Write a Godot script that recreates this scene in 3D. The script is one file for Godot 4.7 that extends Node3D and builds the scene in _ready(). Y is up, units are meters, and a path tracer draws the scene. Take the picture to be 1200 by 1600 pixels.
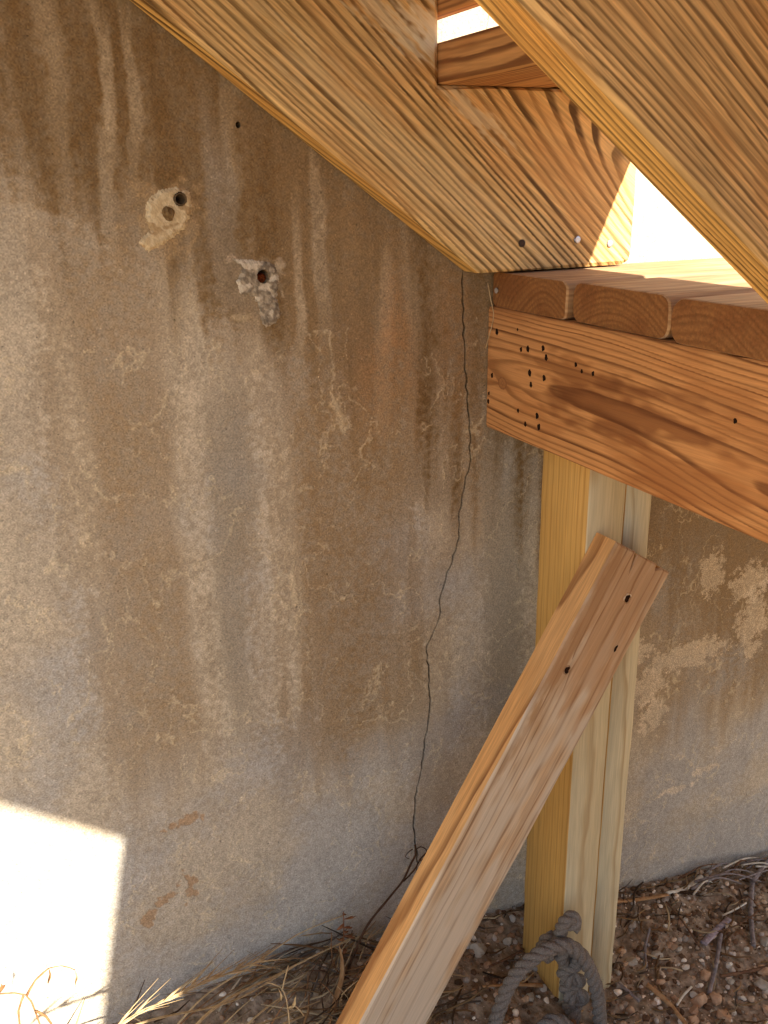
extends Node3D

# ---------------------------------------------------------------- textures of sawn timber
class Wood:
	var L := 1.0
	var W := 0.14
	var T := 0.038
	var x0 := 0.0                      # local x where the texture starts
	var y0 := 0.0                      # local y of the lower edge
	var ppm := 1150.0
	var pith := Vector2(0.07, -0.05)   # where the heart of the log lies, in (y, z)
	var tilt := Vector2(0.0, 0.0)
	var sp := 0.006                    # width of a growth ring
	var early := Color(0.8, 0.65, 0.45)
	var late := Color(0.55, 0.38, 0.2)
	var late_from := 0.5
	var warp := 0.006
	var strength := 1.0
	var fibre := 0.09
	var blotch := 0.12
	var blotch_tint := Color(0.62, 0.5, 0.36)
	var tints := [Color(1, 1, 1), Color(1, 1, 1), Color(1, 1, 1), Color(1, 1, 1), Color(0.9, 0.85, 0.8)]
	var knots: Array = []              # [x, y, radius]
	var marks: Array = []              # [x, y, rx, ry, colour, strength, noise scale] weathering and water marks on the wide front
	var seed_ := 1
	var bump := 0.06
	var rough := 0.72
	var n := FastNoiseLite.new()
	var f := FastNoiseLite.new()
	var nx := 0
	var nw := 0
	var nt := 0
	var mat: StandardMaterial3D

	func prepare():
		n.noise_type = FastNoiseLite.TYPE_SIMPLEX_SMOOTH
		n.frequency = 1.0
		n.fractal_type = FastNoiseLite.FRACTAL_NONE
		n.seed = seed_
		f.noise_type = FastNoiseLite.TYPE_SIMPLEX
		f.frequency = 1.0
		f.fractal_type = FastNoiseLite.FRACTAL_NONE
		f.seed = seed_ + 17
		nw = int(W * ppm)
		nt = maxi(8, int(T * ppm))
		nx = mini(2048, maxi(int(L * ppm), 2 * nw + 4))

	func rows() -> int:
		return 2 * nw + 3 * nt

	func texel(x: float, y: float, z: float) -> Vector4:      # rgb in sRGB, and the height of the grain
		var a := x * 2.6
		var w1 := n.get_noise_3d(a, y * 9.0, z * 9.0)
		var w2 := n.get_noise_3d(a + 40.0, y * 11.0, z * 11.0)
		var dy := y - pith.x - tilt.x * x + w1 * warp
		var dz := z - pith.y - tilt.y * x + w2 * warp
		var kd := 9.0
		var kp := 0.0
		for k in knots:
			var ex: float = (x - k[0]) / (k[2] * 2.4)
			var ey: float = (y - k[1]) / (k[2] * 1.1)
			var e := exp(-(ex * ex + ey * ey) * 0.5)
			dy += signf(ey) * e * k[2] * 0.9
			kp += e
			kd = minf(kd, Vector2((x - k[0]) / 1.25, y - k[1]).length() / k[2])
		var r := sqrt(dy * dy + dz * dz)
		r += n.get_noise_3d(x * 16.0, y * 60.0 + 9.0, z * 60.0) * 0.00045
		var ph := r / sp + 0.55 * n.get_noise_1d(r * 24.0 + 5.0) + 0.25 * n.get_noise_1d(r * 90.0)
		if kd < 1.0:
			ph = kd * 5.0 + n.get_noise_3d(x * 90.0, y * 90.0, z * 90.0) * 0.6
		var k := floorf(ph)
		var fr := ph - k
		var h := fmod(absf(sin(k * 12.9898 + seed_) * 43758.5453), 1.0)
		var lw := smoothstep(late_from, late_from + 0.3, fr) * (1.0 - smoothstep(0.93, 1.0, fr)) * (0.45 + 0.55 * h) * strength
		var fib := f.get_noise_3d(x * 22.0, y * 850.0, z * 850.0)
		var fib2 := f.get_noise_3d(x * 7.0 + 3.0, y * 260.0, z * 260.0)
		lw = clampf(lw * (1.0 + 0.35 * fib2), 0.0, 1.0)
		var c := early.lerp(late, lw)
		var b := n.get_noise_3d(x * 5.0 + 80.0, y * 16.0, z * 16.0) + 0.5 * n.get_noise_3d(x * 19.0, y * 55.0, z * 55.0)
		if b > 0.0:
			c = c.lerp(blotch_tint, minf(b * 1.6, 1.0) * blotch)
		var g := 1.0 + fibre * (fib * 0.8 + fib2 * 0.7) - 0.05 * kp
		if kd < 1.0:
			c = c.lerp(Color(0.42, 0.25, 0.13), 0.25 + 0.4 * smoothstep(0.75, 1.0, kd))
		return Vector4(c.r * g, c.g * g, c.b * g, 0.5 + 0.34 * lw + 0.16 * fib)

	func row(i: int, out: Array):
		var bytes := PackedByteArray()
		bytes.resize(nx * 3)
		var hs := PackedByteArray()
		hs.resize(nx)
		var face := 0
		var y := 0.0
		var z := 0.0
		if i < nw:
			face = 0; y = y0 + (i + 0.5) / nw * W; z = T * 0.5
		elif i < 2 * nw:
			face = 1; y = y0 + (i - nw + 0.5) / nw * W; z = -T * 0.5
		elif i < 2 * nw + nt:
			face = 2; y = y0 + W; z = ((i - 2 * nw + 0.5) / nt - 0.5) * T
		elif i < 2 * nw + 2 * nt:
			face = 3; y = y0; z = ((i - 2 * nw - nt + 0.5) / nt - 0.5) * T
		else:
			face = 4; z = ((i - 2 * nw - 2 * nt + 0.5) / nt - 0.5) * T
		var tint: Color = tints[face]
		for j in nx:
			var x := x0 + (j + 0.5) / ppm
			if face == 4:
				x = x0 if j < nw else x0 + L
				y = y0 + (fmod(j, nw) + 0.5) / nw * W
			var t := texel(x, y, z)
			var c := Color(t.x * tint.r, t.y * tint.g, t.z * tint.b)
			if face == 0:
				for m in marks:
					var ex: float = (x - m[0]) / m[2]
					var ey: float = (y - m[1]) / m[3]
					var q := ex * ex + ey * ey
					if q < 4.0:
						var s: float = 1.0 - sqrt(q) * 0.75 + n.get_noise_3d(x * m[6] * 0.6, y * m[6] * 5.0, 3.0) * 0.55 + n.get_noise_3d(x * m[6] * 3.0, y * m[6] * 9.0, 9.0) * 0.3
						c = c.lerp(m[4], clampf(s * 2.2, 0.0, 1.0) * m[5])
			bytes[j * 3] = clampi(int(c.r * 255.0), 0, 255)
			bytes[j * 3 + 1] = clampi(int(c.g * 255.0), 0, 255)
			bytes[j * 3 + 2] = clampi(int(c.b * 255.0), 0, 255)
			hs[j] = clampi(int(t.w * 255.0), 0, 255)
		out[i] = [bytes, hs]

	func material() -> StandardMaterial3D:
		if mat:
			return mat
		var out := []
		out.resize(rows())
		var task := WorkerThreadPool.add_group_task(func(i): row(i, out), rows(), -1, true)
		WorkerThreadPool.wait_for_group_task_completion(task)
		var a := PackedByteArray()
		var h := PackedByteArray()
		for o in out:
			a.append_array(o[0])
			h.append_array(o[1])
		mat = StandardMaterial3D.new()
		mat.albedo_texture = ImageTexture.create_from_image(Image.create_from_data(nx, rows(), false, Image.FORMAT_RGB8, a))
		mat.heightmap_enabled = true
		mat.heightmap_texture = ImageTexture.create_from_image(Image.create_from_data(nx, rows(), false, Image.FORMAT_L8, h))
		mat.heightmap_scale = bump
		mat.roughness = rough
		mat.metallic_specular = 0.35
		return mat

	func uv(p: Vector3, nrm: Vector3) -> Vector2:
		var a := nrm.abs()
		var u := (p.x - x0) * ppm / nx
		var zz := clampf((p.z / T + 0.5) * nt, 0.8, nt - 0.8)
		var yy := clampf((p.y - y0) / W * nw, 0.8, nw - 0.8)
		var v := 0.0
		if a.z >= a.y * 0.9 and a.z >= a.x * 0.9:
			v = yy if nrm.z > 0 else nw + yy
		elif a.y >= a.x:
			v = 2 * nw + zz + (0 if nrm.y > 0 else nt)
		else:
			v = 2 * nw + 2 * nt + zz
			u = (yy + (0 if nrm.x < 0 else nw)) / nx
		return Vector2(u, v / rows())

# ---------------------------------------------------------------- helpers
var rng := RandomNumberGenerator.new()
var names := {}

func V3(x, y, z) -> Vector3:
	return Vector3(x, y, z)

func rgb(r, g, b) -> Color:
	return Color(r / 255.0, g / 255.0, b / 255.0)

func numbered(called: String) -> String:
	var k: int = names.get(called, 0)
	names[called] = k + 1
	return called if k == 0 else "%s_%03d" % [called, k]

func tag(o: Node, label := "", category := "", group := "", kind := ""):
	if label: o.set_meta("label", label)
	if category: o.set_meta("category", category)
	if group: o.set_meta("group", group)
	if kind: o.set_meta("kind", kind)
	return o

func thing(called: String, label: String, category: String, at := Vector3.ZERO, group := "") -> Node3D:
	var o := Node3D.new()
	o.name = numbered(called)
	add_child(o)
	o.position = at
	tag(o, label, category, group)
	return o

func build(called: String, mesh: Mesh, m: Material, parent: Node = self, xf := Transform3D.IDENTITY) -> MeshInstance3D:
	var o := MeshInstance3D.new()
	o.name = numbered(called) if parent == self else called
	o.mesh = mesh
	if m: o.material_override = m
	parent.add_child(o, true)
	o.transform = xf
	return o

func plain(c: Color, rough := 0.85, spec := 0.3) -> StandardMaterial3D:
	var m := StandardMaterial3D.new()
	m.albedo_color = c
	m.roughness = rough
	m.metallic_specular = spec
	return m

func noise(freq: float, s: int, oct := 3) -> FastNoiseLite:
	var n := FastNoiseLite.new()
	n.noise_type = FastNoiseLite.TYPE_SIMPLEX_SMOOTH
	n.frequency = freq
	n.seed = s
	n.fractal_type = FastNoiseLite.FRACTAL_FBM if oct > 1 else FastNoiseLite.FRACTAL_NONE
	n.fractal_octaves = oct
	return n

func grainy(c1: Color, c2: Color, freq: float, s: int, size := 256, bump := 0.1, scale := 1.0, rough := 0.9) -> StandardMaterial3D:
	# a tiled two-colour grain laid on by world position
	var n := noise(freq, s, 4)
	var im := n.get_seamless_image(size, size)
	var a := PackedByteArray()
	a.resize(size * size * 3)
	var r2 := RandomNumberGenerator.new()
	r2.seed = s
	var src := im.get_data()
	for i in size * size:
		var t := clampf((src[i] / 255.0 - 0.5) * 1.5 + 0.5 + r2.randf_range(-0.14, 0.14), 0.0, 1.0)
		var c := c1.lerp(c2, t)
		a[i * 3] = int(c.r * 255); a[i * 3 + 1] = int(c.g * 255); a[i * 3 + 2] = int(c.b * 255)
	var m := StandardMaterial3D.new()
	m.albedo_texture = ImageTexture.create_from_image(Image.create_from_data(size, size, false, Image.FORMAT_RGB8, a))
	if bump > 0:
		m.heightmap_enabled = true
		m.heightmap_texture = ImageTexture.create_from_image(im)
		m.heightmap_scale = bump
	m.uv1_triplanar = true
	m.uv1_world_triplanar = true
	m.uv1_scale = Vector3.ONE * scale
	m.roughness = rough
	m.metallic_specular = 0.25
	return m

# three points of a face, in either order: turned so that its front looks along "out"
func tri(st: SurfaceTool, w: Wood, a: Vector3, b: Vector3, c: Vector3, out: Vector3):
	var n := (c - a).cross(b - a)
	if n.dot(out) < 0:
		var t := b
		b = c
		c = t
	var nn := out.normalized()
	for p in [a, b, c]:
		if w: st.set_uv(w.uv(p, nn))
		st.add_vertex(p)

# a board cut from plank stock: outline in local (x, y), thickness along z, eased arrises, slightly uneven
func board(w: Wood, outline: PackedVector2Array, bevel := 0.003, step := 0.05, rough := 0.0004) -> ArrayMesh:
	var pts := PackedVector2Array()
	var nz := noise(30.0, w.seed_ + 5, 2)
	if Geometry2D.is_polygon_clockwise(outline): outline.reverse()
	var n := outline.size()
	for i in n:
		var a := outline[i]
		var b := outline[(i + 1) % n]
		var m := maxi(1, int((b - a).length() / step))
		for k in m:
			pts.append(a.lerp(b, float(k) / m))
	n = pts.size()
	var inner := PackedVector2Array()
	var side: Array = []
	for i in n:
		side.append(((pts[(i + 1) % n] - pts[i]).normalized()).rotated(-PI / 2))
	for i in n:
		var n0: Vector2 = side[(i + n - 1) % n]
		var n1: Vector2 = side[i]
		var m := (n0 + n1)
		m = m / maxf(0.35, m.length_squared()) * 2.0
		var j := nz.get_noise_2d(pts[i].x * 2.0, pts[i].y * 2.0)
		inner.append(pts[i] - m * bevel * (1.0 + 0.75 * j))
		pts[i] += m * 0.5 * rough * nz.get_noise_2d(pts[i].x * 3.0 + 7.0, pts[i].y * 3.0)
	var st := SurfaceTool.new()
	st.begin(Mesh.PRIMITIVE_TRIANGLES)
	st.set_smooth_group(-1)
	var h := w.T * 0.5
	var ix := Geometry2D.triangulate_polygon(inner)
	for s in [1.0, -1.0]:
		for i in range(0, ix.size(), 3):
			var a := inner[ix[i]]; var b := inner[ix[i + 1]]; var c := inner[ix[i + 2]]
			tri(st, w, V3(a.x, a.y, h * s), V3(b.x, b.y, h * s), V3(c.x, c.y, h * s), V3(0, 0, s))
		for i in n:
			var j := (i + 1) % n
			var o := V3(side[i].x * 0.7, side[i].y * 0.7, 0.72 * s)
			var p0 := V3(inner[i].x, inner[i].y, h * s); var p1 := V3(inner[j].x, inner[j].y, h * s)
			var q0 := V3(pts[i].x, pts[i].y, (h - bevel) * s); var q1 := V3(pts[j].x, pts[j].y, (h - bevel) * s)
			tri(st, w, p0, p1, q0, o)
			tri(st, w, p1, q1, q0, o)
	for i in n:
		var j := (i + 1) % n
		var o := V3(side[i].x, side[i].y, 0)
		var a0 := V3(pts[i].x, pts[i].y, h - bevel); var a1 := V3(pts[j].x, pts[j].y, h - bevel)
		var b0 := V3(pts[i].x, pts[i].y, bevel - h); var b1 := V3(pts[j].x, pts[j].y, bevel - h)
		tri(st, w, a0, a1, b0, o)
		tri(st, w, a1, b1, b0, o)
	st.generate_normals()
	return st.commit()

func rect(x0, x1, y0, y1) -> PackedVector2Array:
	return PackedVector2Array([Vector2(x0, y0), Vector2(x1, y0), Vector2(x1, y1), Vector2(x0, y1)])

# a length of timber with a given section in (y, z), ends slightly rounded
func stick(w: Wood, sect: PackedVector2Array, x0: float, x1: float, cap := 0.0015, wob := 0.0005, nseg := 12) -> ArrayMesh:
	var st := SurfaceTool.new()
	st.begin(Mesh.PRIMITIVE_TRIANGLES)
	var nz := noise(9.0, w.seed_ + 3, 2)
	if Geometry2D.is_polygon_clockwise(sect): sect.reverse()
	var n := sect.size()
	var mid := Vector2.ZERO
	for p in sect: mid += p / n
	var rings: Array = []
	var xs: Array = [x0]
	for k in nseg + 1: xs.append(lerpf(x0 + cap, x1 - cap, float(k) / nseg))
	xs.append(x1)
	for k in xs.size():
		var q := PackedVector3Array()
		for i in n:
			var p := sect[i]
			if k == 0 or k == xs.size() - 1: p -= (p - mid).normalized() * cap * 1.2
			p += (p - mid).normalized() * wob * nz.get_noise_3d(xs[k] * 2.0, p.x * 12.0, p.y * 12.0)
			q.append(V3(xs[k], p.x, p.y))
		rings.append(q)
	for k in xs.size() - 1:
		for i in n:
			var j := (i + 1) % n
			var d := (sect[j] - sect[i]).rotated(-PI / 2).normalized()
			var o := V3(0, d.x, d.y)
			st.set_smooth_group(0 if k > 0 and k < xs.size() - 2 else -1)
			tri(st, w, rings[k][i], rings[k + 1][i], rings[k][j], o)
			tri(st, w, rings[k + 1][i], rings[k + 1][j], rings[k][j], o)
	var ix := Geometry2D.triangulate_polygon(sect)
	st.set_smooth_group(-1)
	for s in [0, xs.size() - 1]:
		for i in range(0, ix.size(), 3):
			tri(st, w, rings[s][ix[i]], rings[s][ix[i + 1]], rings[s][ix[i + 2]], V3(-1 if s == 0 else 1, 0, 0))
	st.generate_normals()
	return st.commit()

func rounded(y0, y1, z0, z1, r, seg := 4) -> PackedVector2Array:
	var p := PackedVector2Array()
	for c in [[y0 + r, z0 + r, PI], [y1 - r, z0 + r, 1.5 * PI], [y1 - r, z1 - r, 0.0], [y0 + r, z1 - r, 0.5 * PI]]:
		for k in seg + 1:
			var a: float = c[2] + k * PI * 0.5 / seg
			p.append(Vector2(c[0] + r * cos(a), c[1] + r * sin(a)))
	return p

# a smooth path through points
func smooth_path(p: Array, step: float) -> Array:
	var out: Array = []
	for i in p.size() - 1:
		var a: Vector3 = p[maxi(i - 1, 0)]; var b: Vector3 = p[i]; var c: Vector3 = p[i + 1]; var d: Vector3 = p[mini(i + 2, p.size() - 1)]
		var h1 := maxf(1e-4, (c - b).length())
		var h0 := maxf(h1 * 0.2, (b - a).length())
		var h2 := maxf(h1 * 0.2, (d - c).length())
		var m := maxi(2, int(h1 / step))
		for k in m:
			out.append(b.cubic_interpolate_in_time(c, a, d, float(k) / m, h1, -h0, h1 + h2))
	out.append(p[-1])
	return out

# a tube along points with a radius at each; flat < 1 makes a strap or leaf of it
func tube(st: SurfaceTool, p: Array, r: Array, sides := 6, flat := 1.0, col := Color.WHITE):
	var n := p.size()
	var t0: Vector3 = (p[1] - p[0]).normalized()
	var u := t0.cross(Vector3.UP if absf(t0.y) < 0.9 else Vector3.RIGHT).normalized()
	var rings: Array = []
	for i in n:
		var t: Vector3 = (p[mini(i + 1, n - 1)] - p[maxi(i - 1, 0)]).normalized()
		u = (u - t * u.dot(t)).normalized()
		var v := t.cross(u)
		var q := PackedVector3Array()
		for k in sides:
			var a := TAU * k / sides
			q.append(p[i] + (u * cos(a) + v * sin(a) * flat) * r[i])
		rings.append(q)
	st.set_smooth_group(0)
	for i in n - 1:
		for k in sides:
			var j := (k + 1) % sides
			var a: Vector3 = rings[i][k]; var b: Vector3 = rings[i][j]; var c: Vector3 = rings[i + 1][k]; var d: Vector3 = rings[i + 1][j]
			for q in [[a, b, c], [b, d, c]]:
				for x in q:
					st.set_color(col)
					st.add_vertex(x)
	for e in [0, n - 1]:
		for k in sides:
			var j := (k + 1) % sides
			for x in ([p[e], rings[e][j], rings[e][k]] if e == 0 else [p[e], rings[e][k], rings[e][j]]):
				st.set_color(col)
				st.add_vertex(x)

func tube_mesh(p: Array, r0: float, r1: float, sides := 6, flat := 1.0, bumpy := 0.0) -> ArrayMesh:
	var st := SurfaceTool.new()
	st.begin(Mesh.PRIMITIVE_TRIANGLES)
	var r: Array = []
	for i in p.size():
		r.append(lerpf(r0, r1, float(i) / (p.size() - 1)) * (1.0 + bumpy * rng.randf_range(-1, 1)))
	tube(st, p, r, sides, flat)
	st.generate_normals()
	return st.commit()

# a small stone: a ball knocked into facets
func stone_mesh(s: int, sub := 6) -> ArrayMesh:
	var r2 := RandomNumberGenerator.new()
	r2.seed = s
	var cuts: Array = []
	for i in 9:
		cuts.append([V3(r2.randf_range(-1, 1), r2.randf_range(-1, 1), r2.randf_range(-1, 1)).normalized(), r2.randf_range(0.5, 0.82)])
	var nz := noise(1.6, s, 2)
	var st := SurfaceTool.new()
	st.begin(Mesh.PRIMITIVE_TRIANGLES)
	st.set_smooth_group(-1)
	var grid: Array = []
	for i in sub + 1:
		var line: Array = []
		for j in sub * 2 + 1:
			var th := PI * i / sub
			var ph := TAU * (j % (sub * 2)) / (sub * 2)
			var d := V3(sin(th) * cos(ph), cos(th), sin(th) * sin(ph))
			var r := 1.0
			for c in cuts:
				var dt: float = d.dot(c[0])
				if dt > 0.05: r = minf(r, c[1] / dt)
			r *= 1.0 + 0.1 * nz.get_noise_3dv(d * 1.4)
			line.append(d * r)
		grid.append(line)
	for i in sub:
		for j in sub * 2:
			for q in [[grid[i][j], grid[i][j + 1], grid[i + 1][j]], [grid[i][j + 1], grid[i + 1][j + 1], grid[i + 1][j]]]:
				if (q[1] - q[0]).cross(q[2] - q[0]).length() > 1e-6:
					var flip: bool = (q[2] - q[0]).cross(q[1] - q[0]).dot(q[0]) < 0
					for x in ([q[0], q[2], q[1]] if flip else q):
						st.add_vertex(x)
	st.generate_normals()
	return st.commit()

func ground_base(x: float) -> float:
	if x < -0.25: return -0.855
	if x < 0.6: return -0.855 - 0.186 * (x + 0.25)
	return -1.0131 - 0.04 * minf(x - 0.6, 1.0)

var gn := noise(7.0, 41, 4)
var gn2 := noise(55.0, 42, 3)

func ground_at(x: float, z: float) -> float:
	var y := ground_base(x) - 0.15 * clampf(z, 0.0, 0.35)
	return y + 0.009 * gn.get_noise_2d(x, z) + 0.0035 * gn2.get_noise_2d(x, z)

# ---------------------------------------------------------------- the wall
const WX0 := -1.1
const WX1 := 1.1
const WY0 := -1.2
const WY1 := 0.5
const WPPM := 850.0

func wall_texture() -> StandardMaterial3D:
	var nx := int((WX1 - WX0) * WPPM)
	var ny := int((WY1 - WY0) * WPPM)
	var n1 := noise(1.0, 7, 4)
	var n2 := noise(1.0, 8, 3)
	var ns := noise(1.0, 9, 1)
	var cell := FastNoiseLite.new()
	cell.noise_type = FastNoiseLite.TYPE_CELLULAR
	cell.frequency = 1.0
	cell.seed = 12
	cell.cellular_return_type = FastNoiseLite.RETURN_DISTANCE2_SUB
	cell.cellular_jitter = 1.0
	cell.fractal_type = FastNoiseLite.FRACTAL_NONE
	var grey := rgb(178, 164, 138)
	var brown := rgb(112, 88, 55)
	var band_c := rgb(138, 114, 80)
	var pale := rgb(197, 183, 153)
	var cool := rgb(166, 163, 153)
	var damp := rgb(128, 117, 94)
	# long vertical runs of dirty water: centre x, half width, top y, bottom y, strength, colour
	var runs: Array = [
		[-0.415, 0.062, 0.05, -0.52, 0.62, band_c], [-0.175, 0.095, 0.2, -0.56, 0.85, band_c],
		[-0.305, 0.026, -0.12, -0.27, 0.62, damp], [-0.318, 0.018, -0.27, -0.48, 0.4, damp], [-0.33, 0.02, -0.36, -0.43, 0.3, damp],
		[-0.352, 0.02, 0.04, -0.5, 0.5, pale], [-0.262, 0.022, -0.06, -0.45, 0.5, pale],
		[-0.20, 0.008, 0.1, -0.03, 0.6, pale], [-0.225, 0.006, 0.06, -0.09, 0.5, pale], [-0.30, 0.014, 0.12, 0.02, 0.45, cool],
		[-0.40, 0.007, 0.26, 0.06, 0.55, pale], [-0.378, 0.006, 0.26, 0.12, 0.5, pale], [-0.44, 0.01, 0.26, 0.15, 0.4, pale], [-0.29, 0.008, 0.2, 0.12, 0.35, pale],
		[-0.02, 0.035, 0.05, -0.3, 0.45, band_c], [0.03, 0.03, -0.15, -0.6, 0.5, damp], [-0.07, 0.03, -0.3, -0.7, 0.25, band_c],
		[-0.56, 0.05, 0.0, -0.5, 0.25, pale], [-0.46, 0.012, -0.05, -0.3, 0.35, pale], [-0.135, 0.012, -0.02, -0.14, 0.4, pale], [-0.095, 0.01, 0.0, -0.12, 0.35, pale],
		[-0.125, 0.05, -0.06, -0.125, 0.6, rgb(166, 126, 84)], [-0.04, 0.02, -0.04, -0.12, 0.4, rgb(166, 126, 84)], [0.40, 0.22, -0.1, -0.66, 0.65, band_c], [0.6, 0.2, 0.2, -0.5, 0.4, band_c], [-0.8, 0.15, 0.4, -0.4, 0.5, band_c]]
	# broken-off skins of render: x, y, rx, ry
	var flakes: Array = [[0.352, -0.565, 0.075, 0.022], [0.475, -0.535, 0.03, 0.06], [0.46, -0.47, 0.035, 0.03], [0.385, -0.44, 0.022, 0.035], [0.285, -0.60, 0.03, 0.03], [0.30, -0.65, 0.025, 0.03], [0.26, -0.54, 0.02, 0.02], [0.55, -0.45, 0.05, 0.05], [0.36, -0.80, 0.035, 0.006], [0.42, -0.78, 0.03, 0.006]]
	var chips: Array = [[-0.397, -0.692, 0.011, 0.016], [-0.425, -0.70, 0.02, 0.008], [-0.45, -0.72, 0.012, 0.012], [-0.392, -0.60, 0.02, 0.008]]
	var scuffs: Array = [[-0.352, 0.066, 0.036, 0.036, rgb(172, 146, 106)], [-0.268, 0.0, 0.03, 0.04, rgb(152, 136, 110)], [-0.245, 0.02, 0.008, 0.008, rgb(196, 180, 150)], [-0.243, -0.012, 0.005, 0.006, rgb(200, 186, 156)], [-0.285, -0.03, 0.012, 0.005, rgb(190, 170, 130)], [-0.295, 0.028, 0.006, 0.006, rgb(190, 170, 140)]]
	var out: Array = []
	out.resize(ny)
	var work := func(i: int):
		var bytes := PackedByteArray()
		bytes.resize(nx * 3)
		var hs := PackedByteArray()
		hs.resize(nx)
		var y := WY1 - (i + 0.5) / WPPM
		for j in nx:
			var x := WX0 + (j + 0.5) / WPPM
			var a := n1.get_noise_2d(x * 5.0, y * 5.0)
			var streak := n1.get_noise_2d(x * 30.0 + 0.12 * y, y * 2.0 + 30.0)
			var fine := n2.get_noise_2d(x * 90.0, y * 90.0)
			var grit := ns.get_noise_2d(x * 620.0, y * 620.0)
			var mid := n2.get_noise_2d(x * 22.0 + 31.0, y * 16.0)
			var hsh := fmod(absf(sin(i * 91.7 + j * 47.3) * 43758.5453), 1.0)
			var c := grey.lerp(pale, clampf(a * 0.6 + fine * 0.2, 0.0, 0.35))
			c = c.lerp(cool, clampf(-a * 1.1 + (-0.38 - y) * 1.1 + fine * 0.3, 0.0, 0.6))
			# rusty brown dirt where the old stair stood, with a ragged lower edge
			var d := y + 0.7315 * (x + 0.0357)
			var b := smoothstep(-0.30, -0.13, d + 0.10 * streak + 0.05 * a + 0.04 * fine)
			c = c.lerp(brown, b * clampf(0.72 + 0.30 * streak + 0.3 * fine + 0.25 * mid, 0.0, 1.0) * (1.0 - smoothstep(0.08, 0.2, x) * (0.9 if y > -0.03 else 0.35)) * (1.0 - 0.85 * smoothstep(0.03, 0.08, d)))
			c = c.lerp(brown, 0.36 * smoothstep(-0.235, -0.205, d + 0.03 * mid + 0.012 * fine) * (1.0 - smoothstep(-0.25, -0.15, x)))
			for r in runs:
				var ex: float = (x - r[0] - 0.012 * a) / r[1]
				if absf(ex) > 2.0: continue
				var e: float = (1.0 - smoothstep(0.55, 1.35, absf(ex) + 0.4 * streak + 0.4 * fine + 0.3 * mid))
				e *= smoothstep(r[3] - 0.09, r[3] + 0.05, y + 0.07 * streak) * (1.0 - smoothstep(r[2] - 0.04, r[2] + 0.06, y + 0.07 * streak))
				c = c.lerp(r[5], clampf(e * r[4] * (0.72 + 0.5 * fine + 0.3 * a + 0.35 * mid), 0.0, 1.0))
			var h := 0.5 + 0.14 * grit + 0.10 * fine + 0.16 * mid + 0.12 * a
			# pale crazing
			var wx := x * 19.0 + a * 2.0 + fine * 0.15
			var wy := y * 10.0 + streak * 0.3 + n2.get_noise_2d(x * 40.0 + 7.0, y * 40.0) * 0.2
			var cr := cell.get_noise_2d(wx, wy) + 1.0
			var cm := n2.get_noise_2d(x * 9.0 + 50.0, y * 7.0) + 0.3 * n2.get_noise_2d(x * 60.0, y * 60.0 + 9.0)
			if cr < 0.06 and cm > -0.10 and y < -0.05:
				c = c.lerp(rgb(212, 194, 154), (1.0 - cr / 0.06) * clampf((cm + 0.10) * 4.0, 0.0, 0.62))
				h += 0.12
			for q in flakes:
				var fx: float = (x - q[0]) / q[2]
				var fy: float = (y - q[1]) / q[3]
				var s := fx * fx + fy * fy
				if s < 5.0:
					var m := 1.0 - sqrt(s) + 0.75 * n2.get_noise_2d(x * 33.0 + 3.0, y * 33.0) + 0.4 * fine + 0.25 * grit
					if m > 0.0:
						c = c.lerp(rgb(212, 194, 160), minf(m * 7.0, 1.0) * (0.58 + 0.25 * grit))
						h -= 0.22 * minf(m * 5.0, 1.0)
			for q in scuffs:
				var fx: float = (x - q[0]) / q[2]
				var fy: float = (y - q[1]) / q[3]
				var m := 1.0 - sqrt(fx * fx + fy * fy) + 0.8 * n2.get_noise_2d(x * 45.0 + 60.0, y * 45.0) + 0.4 * fine
				if m > 0.0: c = c.lerp(q[4], minf(m * 2.5, 1.0) * 0.5)
			for q in chips:
				var fx: float = (x - q[0]) / q[2]
				var fy: float = (y - q[1]) / q[3]
				var s := fx * fx + fy * fy
				if s < 5.0:
					var m := 1.0 - sqrt(s) + 1.5 * n2.get_noise_2d(x * 50.0, y * 50.0 + 20.0) + 0.6 * fine - 0.2
					if m > 0.0:
						c = c.lerp(rgb(168, 138, 102), minf(m * 5.0, 1.0) * 0.85)
						h -= 0.3 * minf(m * 5.0, 1.0)
			var g := 1.0 + 0.15 * grit + (hsh - 0.5) * 0.16 + 0.07 * fine + 0.05 * mid
			if hsh > 0.9993: g = 1.35
			var pit := n2.get_noise_2d(x * 170.0 + 90.0, y * 170.0)
			if pit > 0.66:
				g *= 1.0 - minf((pit - 0.66) * 4.0, 0.35)
				h -= 0.2
			bytes[j * 3] = clampi(int(c.r * g * 255.0), 0, 255)
			bytes[j * 3 + 1] = clampi(int(c.g * g * 255.0), 0, 255)
			bytes[j * 3 + 2] = clampi(int(c.b * g * 255.0), 0, 255)
			hs[j] = clampi(int(h * 255.0), 0, 255)
		out[i] = [bytes, hs]
	var task := WorkerThreadPool.add_group_task(work, ny, -1, true)
	WorkerThreadPool.wait_for_group_task_completion(task)
	var al := PackedByteArray()
	var hh := PackedByteArray()
	for o in out:
		al.append_array(o[0])
		hh.append_array(o[1])
	var m := StandardMaterial3D.new()
	m.albedo_texture = ImageTexture.create_from_image(Image.create_from_data(nx, ny, false, Image.FORMAT_RGB8, al))
	m.heightmap_enabled = true
	m.heightmap_texture = ImageTexture.create_from_image(Image.create_from_data(nx, ny, false, Image.FORMAT_L8, hh))
	m.heightmap_scale = 0.2
	m.roughness = 0.95
	m.metallic_specular = 0.2
	return m

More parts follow.
